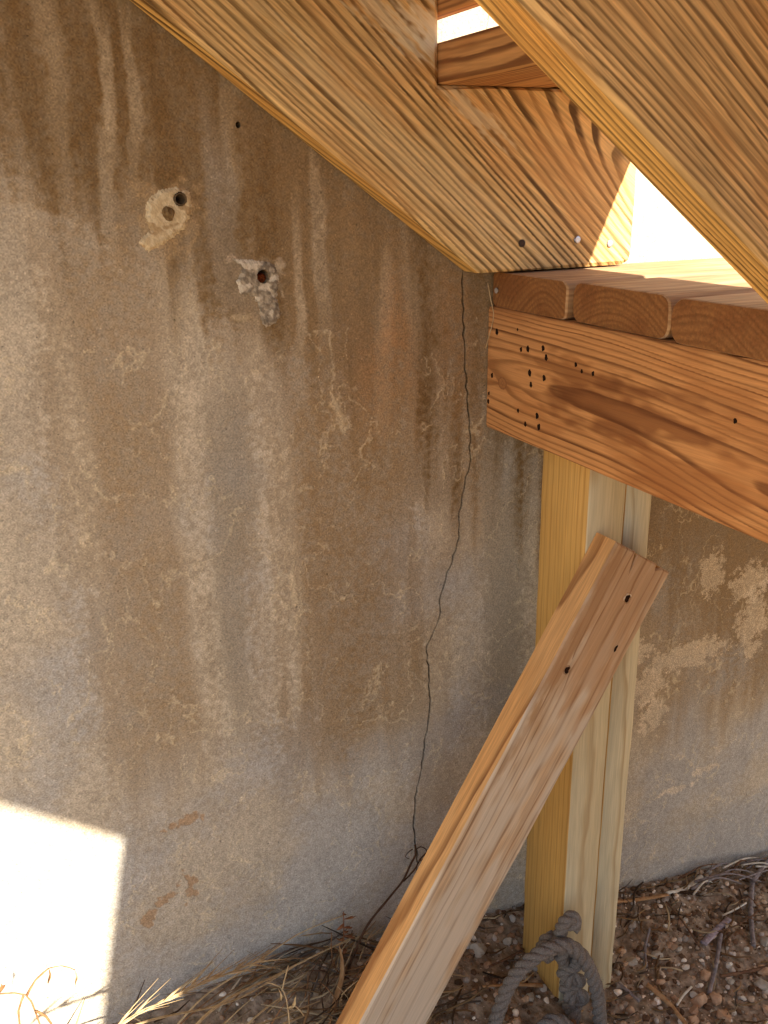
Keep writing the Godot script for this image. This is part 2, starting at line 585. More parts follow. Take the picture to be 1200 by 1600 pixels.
func wall_tri(st: SurfaceTool, a: Vector3, b: Vector3, c: Vector3, out: Vector3):
	if (c - a).cross(b - a).dot(out) < 0:
		var t := b
		b = c
		c = t
	for p in [a, b, c]:
		st.set_uv(Vector2((p.x - WX0) / (WX1 - WX0), (WY1 - p.y) / (WY1 - WY0)))
		st.add_vertex(p)

func wall_poly(st: SurfaceTool, p: PackedVector2Array):
	var ix := Geometry2D.triangulate_polygon(p)
	for i in range(0, ix.size(), 3):
		wall_tri(st, V3(p[ix[i]].x, p[ix[i]].y, 0), V3(p[ix[i + 1]].x, p[ix[i + 1]].y, 0), V3(p[ix[i + 2]].x, p[ix[i + 2]].y, 0), V3(0, 0, 1))

func box_into(st: SurfaceTool, lo: Vector3, hi: Vector3):
	var c := (lo + hi) / 2
	var b := BoxMesh.new()
	b.size = hi - lo
	st.append_from(b, 0, Transform3D(Basis.IDENTITY, c))

const HOLES := [[-0.3398, 0.0830, 0.0056, 0.035], [-0.2783, 0.1481, 0.0026, 0.02], [-0.2627, 0.0083, 0.0060, 0.03]]

func half_arc(h: Array, right: bool) -> PackedVector2Array:      # from the top of the hole to its foot
	var p := PackedVector2Array()
	for k in 9:
		var a := PI / 2 - PI * k / 8.0
		p.append(Vector2(h[0] + (cos(a) if right else -cos(a)) * h[2] * (1.0 + 0.06 * sin(k * 3.0 + h[0] * 99)), h[1] + sin(a) * h[2] * 1.2))
	return p

func make_wall():
	var t := thing("house_wall", "weathered tan stucco house wall with brown streaks and a long crack", "wall")
	var stucco := wall_texture()
	# the crack
	var crack: Array = [[0.05, 0.5], [-0.02, 0.2], [-0.035, -0.004], [-0.031, -0.06], [-0.030, -0.10], [-0.022, -0.163], [-0.021, -0.215], [-0.033, -0.279], [-0.036, -0.32], [-0.053, -0.362], [-0.059, -0.383], [-0.061, -0.415], [-0.078, -0.448], [-0.076, -0.49], [-0.073, -0.525], [-0.081, -0.585], [-0.086, -0.623], [-0.096, -0.665], [-0.098, -0.719], [-0.093, -0.765], [-0.10, -0.86], [-0.09, -1.2]]
	var cl := PackedVector2Array()
	var cr := PackedVector2Array()
	rng.seed = 5
	for i in crack.size() - 1:
		var a := Vector2(crack[i][0], crack[i][1])
		var b := Vector2(crack[i + 1][0], crack[i + 1][1])
		var m := maxi(1, int((b - a).length() / 0.007))
		for k in m:
			var p := a.lerp(b, float(k) / m) + Vector2(rng.randf_range(-0.0016, 0.0016), 0)
			var w := 0.00125 + rng.randf_range(-0.0004, 0.0005)
			if a.y > 0.0: w *= 0.2
			cl.append(p - Vector2(w, 0))
			cr.append(p + Vector2(w, 0))
	cl.append(Vector2(-0.0907, WY0)); cr.append(Vector2(-0.0893, WY0))
	cl[0].y = WY1; cr[0].y = WY1
	var st := SurfaceTool.new()
	st.begin(Mesh.PRIMITIVE_TRIANGLES)
	st.set_smooth_group(-1)
	# strips of the face between the holes, with half a hole in each side
	var xs: Array = [WX0, HOLES[0][0], HOLES[1][0], HOLES[2][0]]
	for i in 4:
		var p := PackedVector2Array()
		p.append(Vector2(xs[i], WY1))
		if i > 0: p.append_array(half_arc(HOLES[i - 1], true))
		p.append(Vector2(xs[i], WY0))
		if i < 3:
			p.append(Vector2(xs[i + 1], WY0))
			var arc := half_arc(HOLES[i], false)
			arc.reverse()
			p.append_array(arc)
			p.append(Vector2(xs[i + 1], WY1))
		else:
			for k in cl.size(): p.append(cl[cl.size() - 1 - k])
		wall_poly(st, p)
	var q := PackedVector2Array()
	q.append_array(cr)
	q.append(Vector2(WX1, WY0)); q.append(Vector2(WX1, WY1))
	wall_poly(st, q)
	for k in cl.size() - 1:      # the two sides of the crack and its floor
		for e in [[cl, V3(1, 0, 0)], [cr, V3(-1, 0, 0)]]:
			var a: Vector2 = e[0][k]; var b: Vector2 = e[0][k + 1]
			wall_tri(st, V3(a.x, a.y, 0), V3(b.x, b.y, 0), V3(a.x, a.y, -0.02), e[1])
			wall_tri(st, V3(b.x, b.y, 0), V3(b.x, b.y, -0.02), V3(a.x, a.y, -0.02), e[1])
	for h in HOLES:
		for right in [false, true]:
			var arc := half_arc(h, right)
			for k in arc.size() - 1:
				var a := arc[k]; var b := arc[k + 1]
				var o := V3(h[0] - (a.x + b.x) / 2, h[1] - (a.y + b.y) / 2, 0)
				wall_tri(st, V3(a.x, a.y, 0), V3(b.x, b.y, 0), V3(a.x, a.y, -h[3]), o)
				wall_tri(st, V3(b.x, b.y, 0), V3(b.x, b.y, -h[3]), V3(a.x, a.y, -h[3]), o)
				wall_tri(st, V3(a.x, a.y, -h[3]), V3(b.x, b.y, -h[3]), V3(h[0], h[1], -h[3]), V3(0, 0, 1))
	st.generate_normals()
	build("stucco_face", st.commit(), stucco, t)
	st = SurfaceTool.new()
	st.begin(Mesh.PRIMITIVE_TRIANGLES)
	box_into(st, V3(-5, -2.2, -0.3), V3(6, 2.6, -0.038))
	box_into(st, V3(-5, -2.2, -0.0379), V3(WX0, 2.6, 0))
	box_into(st, V3(WX1, -2.2, -0.0379), V3(6, 2.6, 0))
	box_into(st, V3(WX0, WY1, -0.0379), V3(WX1, 2.6, 0))
	box_into(st, V3(WX0, -2.2, -0.0379), V3(WX1, WY0, 0))
	build("wall_body", st.commit(), grainy(rgb(182, 168, 140), rgb(206, 194, 168), 0.02, 3, 256, 0.1, 1.6, 0.95), t)
	# smears of old mortar round two anchor holes
	var p1 := PackedVector2Array([Vector2(-0.3709, 0.0814), Vector2(-0.3580, 0.0915), Vector2(-0.3420, 0.0940), Vector2(-0.3300, 0.0902), Vector2(-0.3286, 0.0719), Vector2(-0.3371, 0.0567), Vector2(-0.3566, 0.0438), Vector2(-0.3733, 0.0367), Vector2(-0.3816, 0.0438), Vector2(-0.3790, 0.0495), Vector2(-0.3704, 0.0559), Vector2(-0.3732, 0.0674)])
	var p2 := PackedVector2Array([Vector2(-0.2933, 0.0268), Vector2(-0.2586, 0.0225), Vector2(-0.2499, 0.0190), Vector2(-0.2456, 0.0064), Vector2(-0.2495, -0.0145), Vector2(-0.2454, -0.0318), Vector2(-0.2531, -0.0388), Vector2(-0.2625, -0.0434), Vector2(-0.2676, -0.0345), Vector2(-0.2681, -0.0238), Vector2(-0.2729, -0.0109), Vector2(-0.2870, -0.0079), Vector2(-0.2905, 0.0047), Vector2(-0.2831, 0.0166)])
	tag(build("mortar_patch", mortar(p1, HOLES[0], 0.0034, 0.2, 21, [rgb(200, 180, 140), rgb(184, 162, 122), rgb(156, 130, 92)]), vcol(), t), "pale tan mortar patch with a tube and a plug")
	tag(build("mortar_patch", mortar(p2, HOLES[2], 0.0030, 0.55, 22, [rgb(164, 150, 124), rgb(116, 104, 86), rgb(204, 190, 162)]), vcol(), t), "chipped grey mortar patch with a rusty hole")
	# the tube in the upper hole, the rusty end of a bolt in the lower one, a round plug beside the tube
	var tube_st := SurfaceTool.new()
	tube_st.begin(Mesh.PRIMITIVE_TRIANGLES)
	lathe(tube_st, [[0.0056, -0.03], [0.0057, 0.0040], [0.0052, 0.0046], [0.0047, 0.0040], [0.0044, -0.002], [0.0030, -0.005], [0.0022, -0.006], [0.0020, -0.03]], 20)
	build("anchor_tube", tube_st.commit(), plain(rgb(96, 78, 54), 0.8), t, Transform3D(Basis(V3(1, 0, 0), PI / 2), V3(HOLES[0][0], HOLES[0][1], 0)))
	var b_st := SurfaceTool.new()
	b_st.begin(Mesh.PRIMITIVE_TRIANGLES)
	lathe(b_st, [[0.0052, -0.03], [0.0052, -0.009], [0.0044, -0.007], [0.0030, -0.0065], [0.0001, -0.006]], 14)
	build("rusty_bolt", b_st.commit(), grainy(rgb(80, 34, 14), rgb(150, 74, 30), 0.05, 14, 64, 0.1, 60.0), t, Transform3D(Basis(V3(1, 0, 0), PI / 2), V3(HOLES[2][0] + 0.001, HOLES[2][1] - 0.003, 0)))
	var pl := build("plug", stone_mesh(77, 8), grainy(rgb(92, 70, 42), rgb(136, 112, 74), 0.06, 15, 64, 0.15, 40.0), t, Transform3D(Basis.from_scale(V3(0.0068, 0.0070, 0.0052)), V3(-0.3516, 0.0706, 0.003)))
	pl.name = "plug"

func lathe(st: SurfaceTool, prof: Array, n := 16):      # [radius, height] from the foot up, about y
	st.set_smooth_group(0)
	for i in prof.size() - 1:
		for k in n:
			var a := TAU * k / n
			var b := TAU * (k + 1) / n
			var p := [V3(prof[i][0] * cos(a), prof[i][1], prof[i][0] * sin(a)), V3(prof[i][0] * cos(b), prof[i][1], prof[i][0] * sin(b)), V3(prof[i + 1][0] * cos(a), prof[i + 1][1], prof[i + 1][0] * sin(a)), V3(prof[i + 1][0] * cos(b), prof[i + 1][1], prof[i + 1][0] * sin(b))]
			for x in [0, 1, 2, 1, 3, 2]: st.add_vertex(p[x])
	st.generate_normals()

func vcol() -> StandardMaterial3D:
	var m := plain(Color.WHITE, 0.95, 0.2)
	m.vertex_color_use_as_albedo = true
	m.vertex_color_is_srgb = true
	return m

func mortar(poly: PackedVector2Array, hole: Array, thick: float, lumps: float, s: int, cols: Array) -> ArrayMesh:
	var st := SurfaceTool.new()
	st.begin(Mesh.PRIMITIVE_TRIANGLES)
	st.set_smooth_group(0)
	var nz := noise(120.0, s, 3)
	var lo := poly[0]; var hi := poly[0]
	for p in poly:
		lo = lo.min(p); hi = hi.max(p)
	lo -= Vector2(0.004, 0.004); hi += Vector2(0.004, 0.004)
	var cs := 0.0008
	var nx := int((hi.x - lo.x) / cs) + 1
	var ny := int((hi.y - lo.y) / cs) + 1
	var pts: Array = []
	for j in ny:
		for i in nx:
			var p := lo + Vector2(i, j) * cs
			var q := p + Vector2(nz.get_noise_2d(p.x * 2, p.y * 2 + 3), nz.get_noise_2d(p.x * 2 + 7, p.y * 2)) * 0.0018
			var inside := Geometry2D.is_point_in_polygon(q, poly)
			var d := 9.0
			for k in poly.size():
				var e := Geometry2D.get_closest_point_to_segment(q, poly[k], poly[(k + 1) % poly.size()])
				d = minf(d, e.distance_to(q))
			if not inside: d = -d
			var hd: float = p.distance_to(Vector2(hole[0], hole[1])) - hole[2] * 1.05
			var n0 := nz.get_noise_2d(p.x, p.y)
			var h := clampf(d / 0.0032, -0.4, 1.0) * thick * (0.75 + 0.55 * lumps * n0) + 0.00022 * nz.get_noise_2d(p.x * 4, p.y * 4)
			var c: Color = cols[0].lerp(cols[1], clampf(0.5 + n0 * 1.6, 0, 1))
			var n3 := nz.get_noise_2d(p.x * 0.5 + 2, p.y * 0.5)
			if n3 > 0.16: c = c.lerp(cols[2], minf((n3 - 0.16) * 6, 0.8))
			c = c * (1.0 + 0.14 * nz.get_noise_2d(p.x * 7, p.y * 3))
			pts.append([V3(p.x, p.y, h), d, hd, c])
	for j in ny - 1:
		for i in nx - 1:
			var k := j * nx + i
			var f := [k, k + 1, k + nx, k + nx + 1]
			var ok := true
			for x in f:
				if pts[x][2] < 0.0 or pts[x][1] < -0.0015: ok = false
			if ok:
				for x in [f[0], f[2], f[1], f[1], f[2], f[3]]:
					st.set_color(pts[x][3])
					st.add_vertex(pts[x][0])
	st.generate_normals()
	return st.commit()

# ---------------------------------------------------------------- timber
func W(L, w, t, x0, y0, s, early, late, pith, sp, extra := {}) -> Wood:
	var o := Wood.new()
	o.L = L; o.W = w; o.T = t; o.x0 = x0; o.y0 = y0; o.seed_ = s; o.early = early; o.late = late; o.pith = pith; o.sp = sp
	for k in extra: o.set(k, extra[k])
	o.prepare()
	return o

const RISE := 0.1834
const RUN := 0.2507
const SLOPE := 0.63155      # radians, about 36 degrees
const FOOT := -0.0357
const NOSE := 0.1646
const STEPS := 8

func stringer_outline() -> PackedVector2Array:
	var p := PackedVector2Array()
	var world: Array = [Vector2(FOOT, 0.002), Vector2(NOSE - 0.012, 0.002), Vector2(NOSE - 0.003, 0.006), Vector2(NOSE, 0.014)]
	for k in STEPS:
		world.append(Vector2(NOSE - RUN * k, RISE * (k + 1)))
		world.append(Vector2(NOSE - RUN * (k + 1), RISE * (k + 1)))
	var end := Vector2(NOSE - RUN * STEPS, RISE * STEPS)
	world.append(Vector2(end.x, 0.7315 * (FOOT - end.x)))
	for v in world:
		p.append((v - Vector2(FOOT, 0)).rotated(SLOPE))
	return p

func nail_mesh(r: float, h: float) -> ArrayMesh:
	var st := SurfaceTool.new()
	st.begin(Mesh.PRIMITIVE_TRIANGLES)
	lathe(st, [[r * 0.5, -0.01], [r * 0.5, -0.001], [r, 0.0], [r, h * 0.6], [r * 0.8, h], [r * 0.3, h * 0.85], [0.0001, h * 0.8]], 10)
	return st.commit()

func pit_mesh(r: float, s := 1) -> ArrayMesh:      # the dark mouth of an old nail hole: a raised torn rim round a sunk floor
	var st := SurfaceTool.new()
	st.begin(Mesh.PRIMITIVE_TRIANGLES)
	var r2 := RandomNumberGenerator.new()
	r2.seed = s
	var e: Array = []
	for k in 11: e.append(r2.randf_range(0.7, 1.2))
	var prof := [[r * 1.3, -0.0006], [r * 1.1, 0.0004], [r, 0.0006], [r * 0.75, 0.0002], [0.0001, 0.0001]]
	for i in 4:
		for k in 11:
			var a := TAU * k / 11.0
			var b := TAU * (k + 1) / 11.0
			var ea: float = e[k]
			var eb: float = e[(k + 1) % 11]
			var p := [V3(prof[i][0] * ea * cos(a), prof[i][1], prof[i][0] * ea * sin(a)), V3(prof[i][0] * eb * cos(b), prof[i][1], prof[i][0] * eb * sin(b)), V3(prof[i + 1][0] * ea * cos(a), prof[i + 1][1], prof[i + 1][0] * ea * sin(a)), V3(prof[i + 1][0] * eb * cos(b), prof[i + 1][1], prof[i + 1][0] * eb * sin(b))]
			for x in [0, 1, 2, 1, 3, 2]: st.add_vertex(p[x])
	st.generate_normals()
	return st.commit()

func make_stair():
	var t := thing("wooden_staircase", "new treated timber staircase rising along the stucco wall", "staircase")
	var out := stringer_outline()
	var near_wall := W(1.25, 0.28, 0.038, -0.95, -0.001, 101, rgb(208, 173, 112), rgb(90, 66, 34), Vector2(0.205, -0.062), 0.0060,
		{"tilt": Vector2(-0.03, 0.10), "ppm": 1500.0, "late_from": 0.45, "warp": 0.0025, "blotch": 0.4, "blotch_tint": rgb(188, 140, 80), "bump": 0.10, "fibre": 0.14,
		"tints": [Color(1, 1, 1), Color(1, 1, 1), Color(1, 1, 1), Color(1.0, 0.95, 0.80), Color(0.92, 0.85, 0.75)],
		"marks": [[-0.165, 0.155, 0.05, 0.022, rgb(222, 208, 172), 0.8, 26.0], [-0.235, 0.13, 0.05, 0.012, rgb(216, 200, 160), 0.7, 30.0], [-0.10, 0.12, 0.04, 0.010, rgb(218, 200, 160), 0.6, 34.0], [0.05, 0.16, 0.13, 0.035, rgb(200, 150, 88), 0.4, 9.0], [-0.35, 0.07, 0.22, 0.03, rgb(186, 160, 104), 0.25, 12.0], [-0.12, 0.05, 0.16, 0.02, rgb(214, 196, 154), 0.25, 14.0]]})
	var middle := W(1.25, 0.28, 0.038, -0.95, -0.001, 102, rgb(204, 168, 110), rgb(90, 66, 36), Vector2(0.33, -0.2), 0.0041,
		{"ppm": 1500.0, "late_from": 0.5, "warp": 0.005, "blotch": 0.5, "blotch_tint": rgb(182, 135, 78), "fibre": 0.14, "bump": 0.07, "strength": 0.8,
		"tints": [Color(1, 1, 1), Color(1, 1, 1), Color(1, 1, 1), Color(1.0, 0.95, 0.80), Color(0.92, 0.85, 0.75)]})
	var rot := Basis(V3(0, 0, 1), -SLOPE)
	var zs: Array = [0.003, 0.4417, 0.866]
	for k in 3:
		var w: Wood = [near_wall, middle, middle][k]
		build("stringer", board(w, out, 0.0035), w.material(), t, Transform3D(rot, V3(FOOT, 0, zs[k] + 0.019)))
	# treads of two planks on every level cut, an upright board behind each
	var tw := W(1.0, 0.135, 0.038, 0.0, -0.0675, 103, rgb(178, 130, 76), rgb(108, 68, 34), Vector2(0.02, -0.06), 0.007, {"ppm": 900.0, "tilt": Vector2(0.0, 0.05), "blotch": 0.3, "blotch_tint": rgb(140, 84, 40)})
	var tm := stick(tw, rounded(-0.0675, 0.0675, -0.019, 0.019, 0.006), 0.0, 0.955)
	var rw := W(1.0, 0.12, 0.02, 0.0, -0.06, 104, rgb(172, 122, 70), rgb(104, 64, 32), Vector2(0.03, -0.05), 0.006, {"ppm": 900.0, "tilt": Vector2(0.03, 0.0), "blotch": 0.3, "blotch_tint": rgb(138, 80, 38)})
	var rm := stick(rw, rounded(-0.0585, 0.0585, -0.0095, 0.0095, 0.003, 2), 0.0, 0.955)
	for k in STEPS:
		var y := RISE * (k + 1)
		var x := NOSE - RUN * (k + 1)
		for i in 2:
			# the plank runs out from the wall: its length along world z, its width along world x
			build("tread", tm, tw.material(), t, Transform3D(Basis(V3(0, 0, 1), V3(1, 0, 0), V3(0, 1, 0)), V3(x + 0.0677 + i * 0.140, y + 0.0195, 0.006)))
		if k < STEPS - 1:
			build("riser_board", rm, rw.material(), t, Transform3D(Basis(V3(0, 0, 1), V3(0, 1, 0), V3(-1, 0, 0)), V3(x + 0.0096, y + 0.0390 + 0.0228 + 0.0585, 0.006)))
	# screws through the foot of the stringer
	var steel := plain(rgb(170, 172, 176), 0.35, 0.6)
	steel.metallic = 0.8
	var dark := plain(rgb(62, 50, 40), 0.7)
	var nm := nail_mesh(0.0042, 0.0016)
	var face := Basis(V3(1, 0, 0), PI / 2)
	for p in [[0.087, 0.032, steel], [0.132, 0.026, steel], [0.015, 0.031, dark]]:
		build("screw_head", nm, p[2], t, Transform3D(face, V3(p[0], p[1], 0.0412)))

func make_deck():
	var t := thing("wooden_deck", "low plank deck landing at the foot of the stair", "deck")
	# beam along the front; the joint with the wall is at local x 0, its face looks towards the camera
	var bw := W(0.75, 0.14, 0.038, 0.0, -0.07, 110, rgb(188, 132, 76), rgb(90, 52, 22), Vector2(0.004, -0.022), 0.0052,
		{"ppm": 1700.0, "tilt": Vector2(-0.06, 0.02), "late_from": 0.55, "strength": 0.85, "warp": 0.007, "blotch": 0.35, "blotch_tint": rgb(146, 90, 44), "bump": 0.05, "rough": 0.65, "fibre": 0.07,
		"knots": [[0.034, -0.012, 0.007]],
		"marks": [[0.25, -0.005, 0.10, 0.022, rgb(94, 50, 19), 0.52, 11.0], [0.16, 0.022, 0.07, 0.012, rgb(100, 56, 22), 0.4, 14.0], [0.33, -0.045, 0.1, 0.02, rgb(136, 80, 36), 0.4, 10.0]]})
	var bx := Basis(V3(0, 0, 1), V3(0, 1, 0), V3(-1, 0, 0))
	build("beam", stick(bw, rounded(-0.07, 0.07, -0.019, 0.019, 0.003, 2), 0.001, 1.75, 0.001, 0.0008, 40), bw.material(), t, Transform3D(bx, V3(0.019, -0.1085, 0)))
	# a second beam at the far end, and joists between
	build("beam", stick(bw, rounded(-0.07, 0.07, -0.019, 0.019, 0.003, 2), 0.001, 1.75), bw.material(), t, Transform3D(bx, V3(1.22, -0.1085, 0)))
	var pw := W(0.95, 0.089, 0.089, 0.0, -0.0445, 111, rgb(200, 186, 146), rgb(140, 108, 64), Vector2(-0.06, -0.34), 0.0080,
		{"ppm": 1250.0, "tilt": Vector2(0.004, 0.006), "late_from": 0.66, "strength": 0.6, "warp": 0.002, "blotch": 0.2, "blotch_tint": rgb(178, 166, 130), "bump": 0.03, "fibre": 0.055,
		"tints": [Color(1, 1, 1), Color(1, 1, 1), Color(1, 0.9, 0.7), Color(0.98, 0.82, 0.55), Color(0.92, 0.85, 0.75)]})
	var sect := rounded(-0.0445, 0.0445, -0.0445, 0.0445, 0.004, 2)
	# a long drying check down the face of the post
	var cut := PackedVector2Array()
	for i in sect.size():
		cut.append(sect[i])
		if i == 8:
			cut.append_array(PackedVector2Array([Vector2(0.0066, 0.0445), Vector2(0.0055, 0.028), Vector2(0.0046, 0.0445)]))
	var pb := Basis(V3(0, -1, 0), V3(1, 0, 0), V3(0, 0, 1))
	build("post", stick(pw, cut, 0.0, 1.05, 0.0015, 0.0010, 30), pw.material(), t, Transform3D(pb, V3(0.038 + 0.0447, -0.0395, 0.1062)))
	var pm := stick(pw, sect, 0.0, 1.2)
	for q in [[0.0827, 1.6], [1.14, 0.106], [1.14, 1.6]]:
		build("post", pm, pw.material(), t, Transform3D(pb, V3(q[0], -0.0395, q[1])))
	# planks of the floor, their sawn ends over the beam
	var kinds: Array = []
	for s in 3:
		kinds.append(W(1.2, 0.14, 0.038, 0.0, -0.07, 120 + s, rgb(180, 148, 110), rgb(130, 96, 62), Vector2(-0.03 + 0.035 * s, -0.06 - 0.02 * s), 0.0058,
			{"ppm": 900.0, "tilt": Vector2(0.01, 0.01), "late_from": 0.4, "warp": 0.008, "blotch": 0.4, "blotch_tint": rgb(142, 102, 64), "bump": 0.06, "fibre": 0.12, "strength": 0.55,
			"tints": [Color(1, 1, 1), Color(1, 1, 1), Color(0.95, 0.9, 0.8), Color(0.95, 0.9, 0.8), Color(0.74, 0.60, 0.42)]}))
	for k in 12:
		var w: Wood = kinds[k % 3]
		var z := 0.0035 + 0.0705 + k * 0.1458
		# long side along x, width along -z, the bark side up and a little cupped
		var s := PackedVector2Array()
		for p in rounded(-0.07, 0.07, -0.019, 0.019, [0.008, 0.012, 0.015][k % 3], 5):
			s.append(Vector2(p.x, p.y + 0.0012 * (1.0 - p.x * p.x / 0.0049)))
		var o := build("deck_board", stick(w, s, 0.0025 + 0.003 * sin(k * 2.3), 1.24, 0.0016, 0.0009, 24), w.material(), t, Transform3D(Basis(V3(1, 0, 0), V3(0, 0, -1), V3(0, 1, 0)), V3(0, -0.0193, z)))
		o.rotation.x += 0.004 * sin(k * 1.7)
	# old nail holes in the beam, black round the edges, and one nail head in the first plank end
	var black := plain(rgb(38, 26, 18), 0.9, 0.1)
	var px: Array = [pit_mesh(0.0022, 1), pit_mesh(0.0022, 2), pit_mesh(0.0022, 3), pit_mesh(0.0022, 4)]
	var pk := 0
	var turn := Basis(V3(0, 0, 1), PI / 2)
	for q in [[0.02, -0.065, 1.3], [0.07, -0.077, 0.9], [0.083, -0.075, 1.2], [0.111, -0.07, 1.1], [0.117, -0.079, 1.2], [0.012, -0.115, 1.0], [0.088, -0.100, 1.3], [0.115, -0.1005, 1.2], [0.091, -0.112, 1.1], [0.006, -0.137, 0.7], [0.068, -0.145, 0.8], [0.105, -0.143, 1.2], [0.083, -0.157, 1.0], [0.109, -0.154, 1.2], [0.005, -0.147, 1.0], [0.168, -0.078, 0.8], [0.178, -0.083, 0.7], [0.196, -0.082, 0.8], [0.062, -0.057, 0.5], [0.38, -0.089, 0.8]]:
		pk += 1
		build("nail_hole", px[pk % 4], black, t, Transform3D(turn.scaled(V3(1, q[2] * 1.15, q[2] * 0.85)), V3(-0.0002, q[1], q[0])))
	var steel := plain(rgb(150, 140, 125), 0.5, 0.5)
	build("nail_head", nail_mesh(0.0032, 0.001), steel, t, Transform3D(turn, V3(0.0004, -0.02, 0.016)))

func make_plank():
	var w := W(0.72, 0.089, 0.038, 0.0, -0.0445, 130, rgb(188, 158, 120), rgb(100, 68, 40), Vector2(0.058, -0.03), 0.0105,
		{"ppm": 1700.0, "tilt": Vector2(0.02, 0.012), "late_from": 0.68, "strength": 0.95, "warp": 0.004, "blotch": 0.3, "blotch_tint": rgb(174, 132, 84), "bump": 0.06, "fibre": 0.10,
		"tints": [Color(1, 1, 1), Color(1, 1, 1), Color(1, 1, 1), Color(1.08, 0.98, 0.80), Color(0.85, 0.7, 0.55)],
		"knots": [[0.147, -0.022, 0.0045], [0.05, 0.007, 0.004]],
		"marks": [[0.08, -0.035, 0.16, 0.010, rgb(150, 116, 78), 0.6, 26.0], [0.74, 0.0, 0.46, 0.16, rgb(202, 189, 164), 0.6, 7.0], [0.06, 0.0, 0.10, 0.05, rgb(164, 116, 70), 0.4, 10.0]]})
	var t := thing("leaning_plank", "weathered short plank leaning slantwise against the square deck post", "plank")
	var d := V3(-0.524, -0.852, 0.011).normalized()
	var b := V3(0.851, -0.523, 0.033)
	b = (b - d * d.dot(b)).normalized()
	var n := d.cross(b)
	t.transform = Transform3D(Basis(d, b, n), V3(0.088, -0.291, 0.190) - n * 0.019)
	# the sawn top is split and chipped, the foot cut at a slant
	var o := PackedVector2Array([Vector2(0.0, -0.0445), Vector2(0.0, -0.0135), Vector2(0.025, -0.0085), Vector2(0.001, -0.0105), Vector2(0.001, 0.022), Vector2(0.006, 0.0235), Vector2(0.004, 0.028), Vector2(0.002, 0.0295), Vector2(0.0025, 0.0445), Vector2(0.715, 0.0445), Vector2(0.66, -0.0445)])
	build("board", board(w, o, 0.0022, 0.05, 0.0009), w.material(), t)
	var black := plain(rgb(44, 28, 18), 0.9, 0.1)
	var face := Basis(V3(1, 0, 0), PI / 2)
	for q in [[0.049, 0.006, 1.6, 1.0], [0.147, -0.022, 1.5, 1.0], [0.104, 0.026, 1.5, 0.5]]:
		build("nail_hole", pit_mesh(0.0026), black, t, Transform3D(Basis(face.x * q[2], face.y, face.z * q[3]), V3(q[0], q[1], 0.0191)))
	# torn fibres round the upper hole
	var st := SurfaceTool.new()
	st.begin(Mesh.PRIMITIVE_TRIANGLES)
	var ring: Array = []
	var rr: Array = []
	for k in 9:
		var a := PI * 0.75 + PI * k / 8.0
		ring.append(V3(0.049 + cos(a) * 0.0055, 0.006 + sin(a) * 0.0045, 0.0194))
		rr.append(0.0012 * (0.6 + 0.5 * sin(k * 2.2)))
	tube(st, ring, rr, 5)
	st.generate_normals()
	build("splinter", st.commit(), plain(rgb(206, 178, 140)), t)

# ---------------------------------------------------------------- rope
func rope_mesh(p: Array, r: float, pitch: float) -> ArrayMesh:
	var path := smooth_path(p, 0.0016)
	var st := SurfaceTool.new()
	st.begin(Mesh.PRIMITIVE_TRIANGLES)
	var n := path.size()
	var us: Array = []
	var u := V3(0.3, 0.2, 0.9)
	var s := 0.0
	var strands: Array = [[], [], []]
	for i in n:
		var t: Vector3 = (path[mini(i + 1, n - 1)] - path[maxi(i - 1, 0)]).normalized()
		u = (u - t * u.dot(t)).normalized()
		var v := t.cross(u)
		if i > 0: s += (path[i] - path[i - 1]).length()
		for k in 3:
			var a := TAU * (s / pitch + k / 3.0)
			strands[k].append(path[i] + (u * cos(a) + v * sin(a)) * r * 0.5)
	for k in 3:
		var rr: Array = []
		for i in n:
			rr.append(r * 0.56 * (1.0 + 0.05 * sin(i * 0.9 + k)) * (1.0 if i > 2 and i < n - 3 else 0.8))
		tube(st, strands[k], rr, 9)
	st.generate_normals()
	return st.commit()

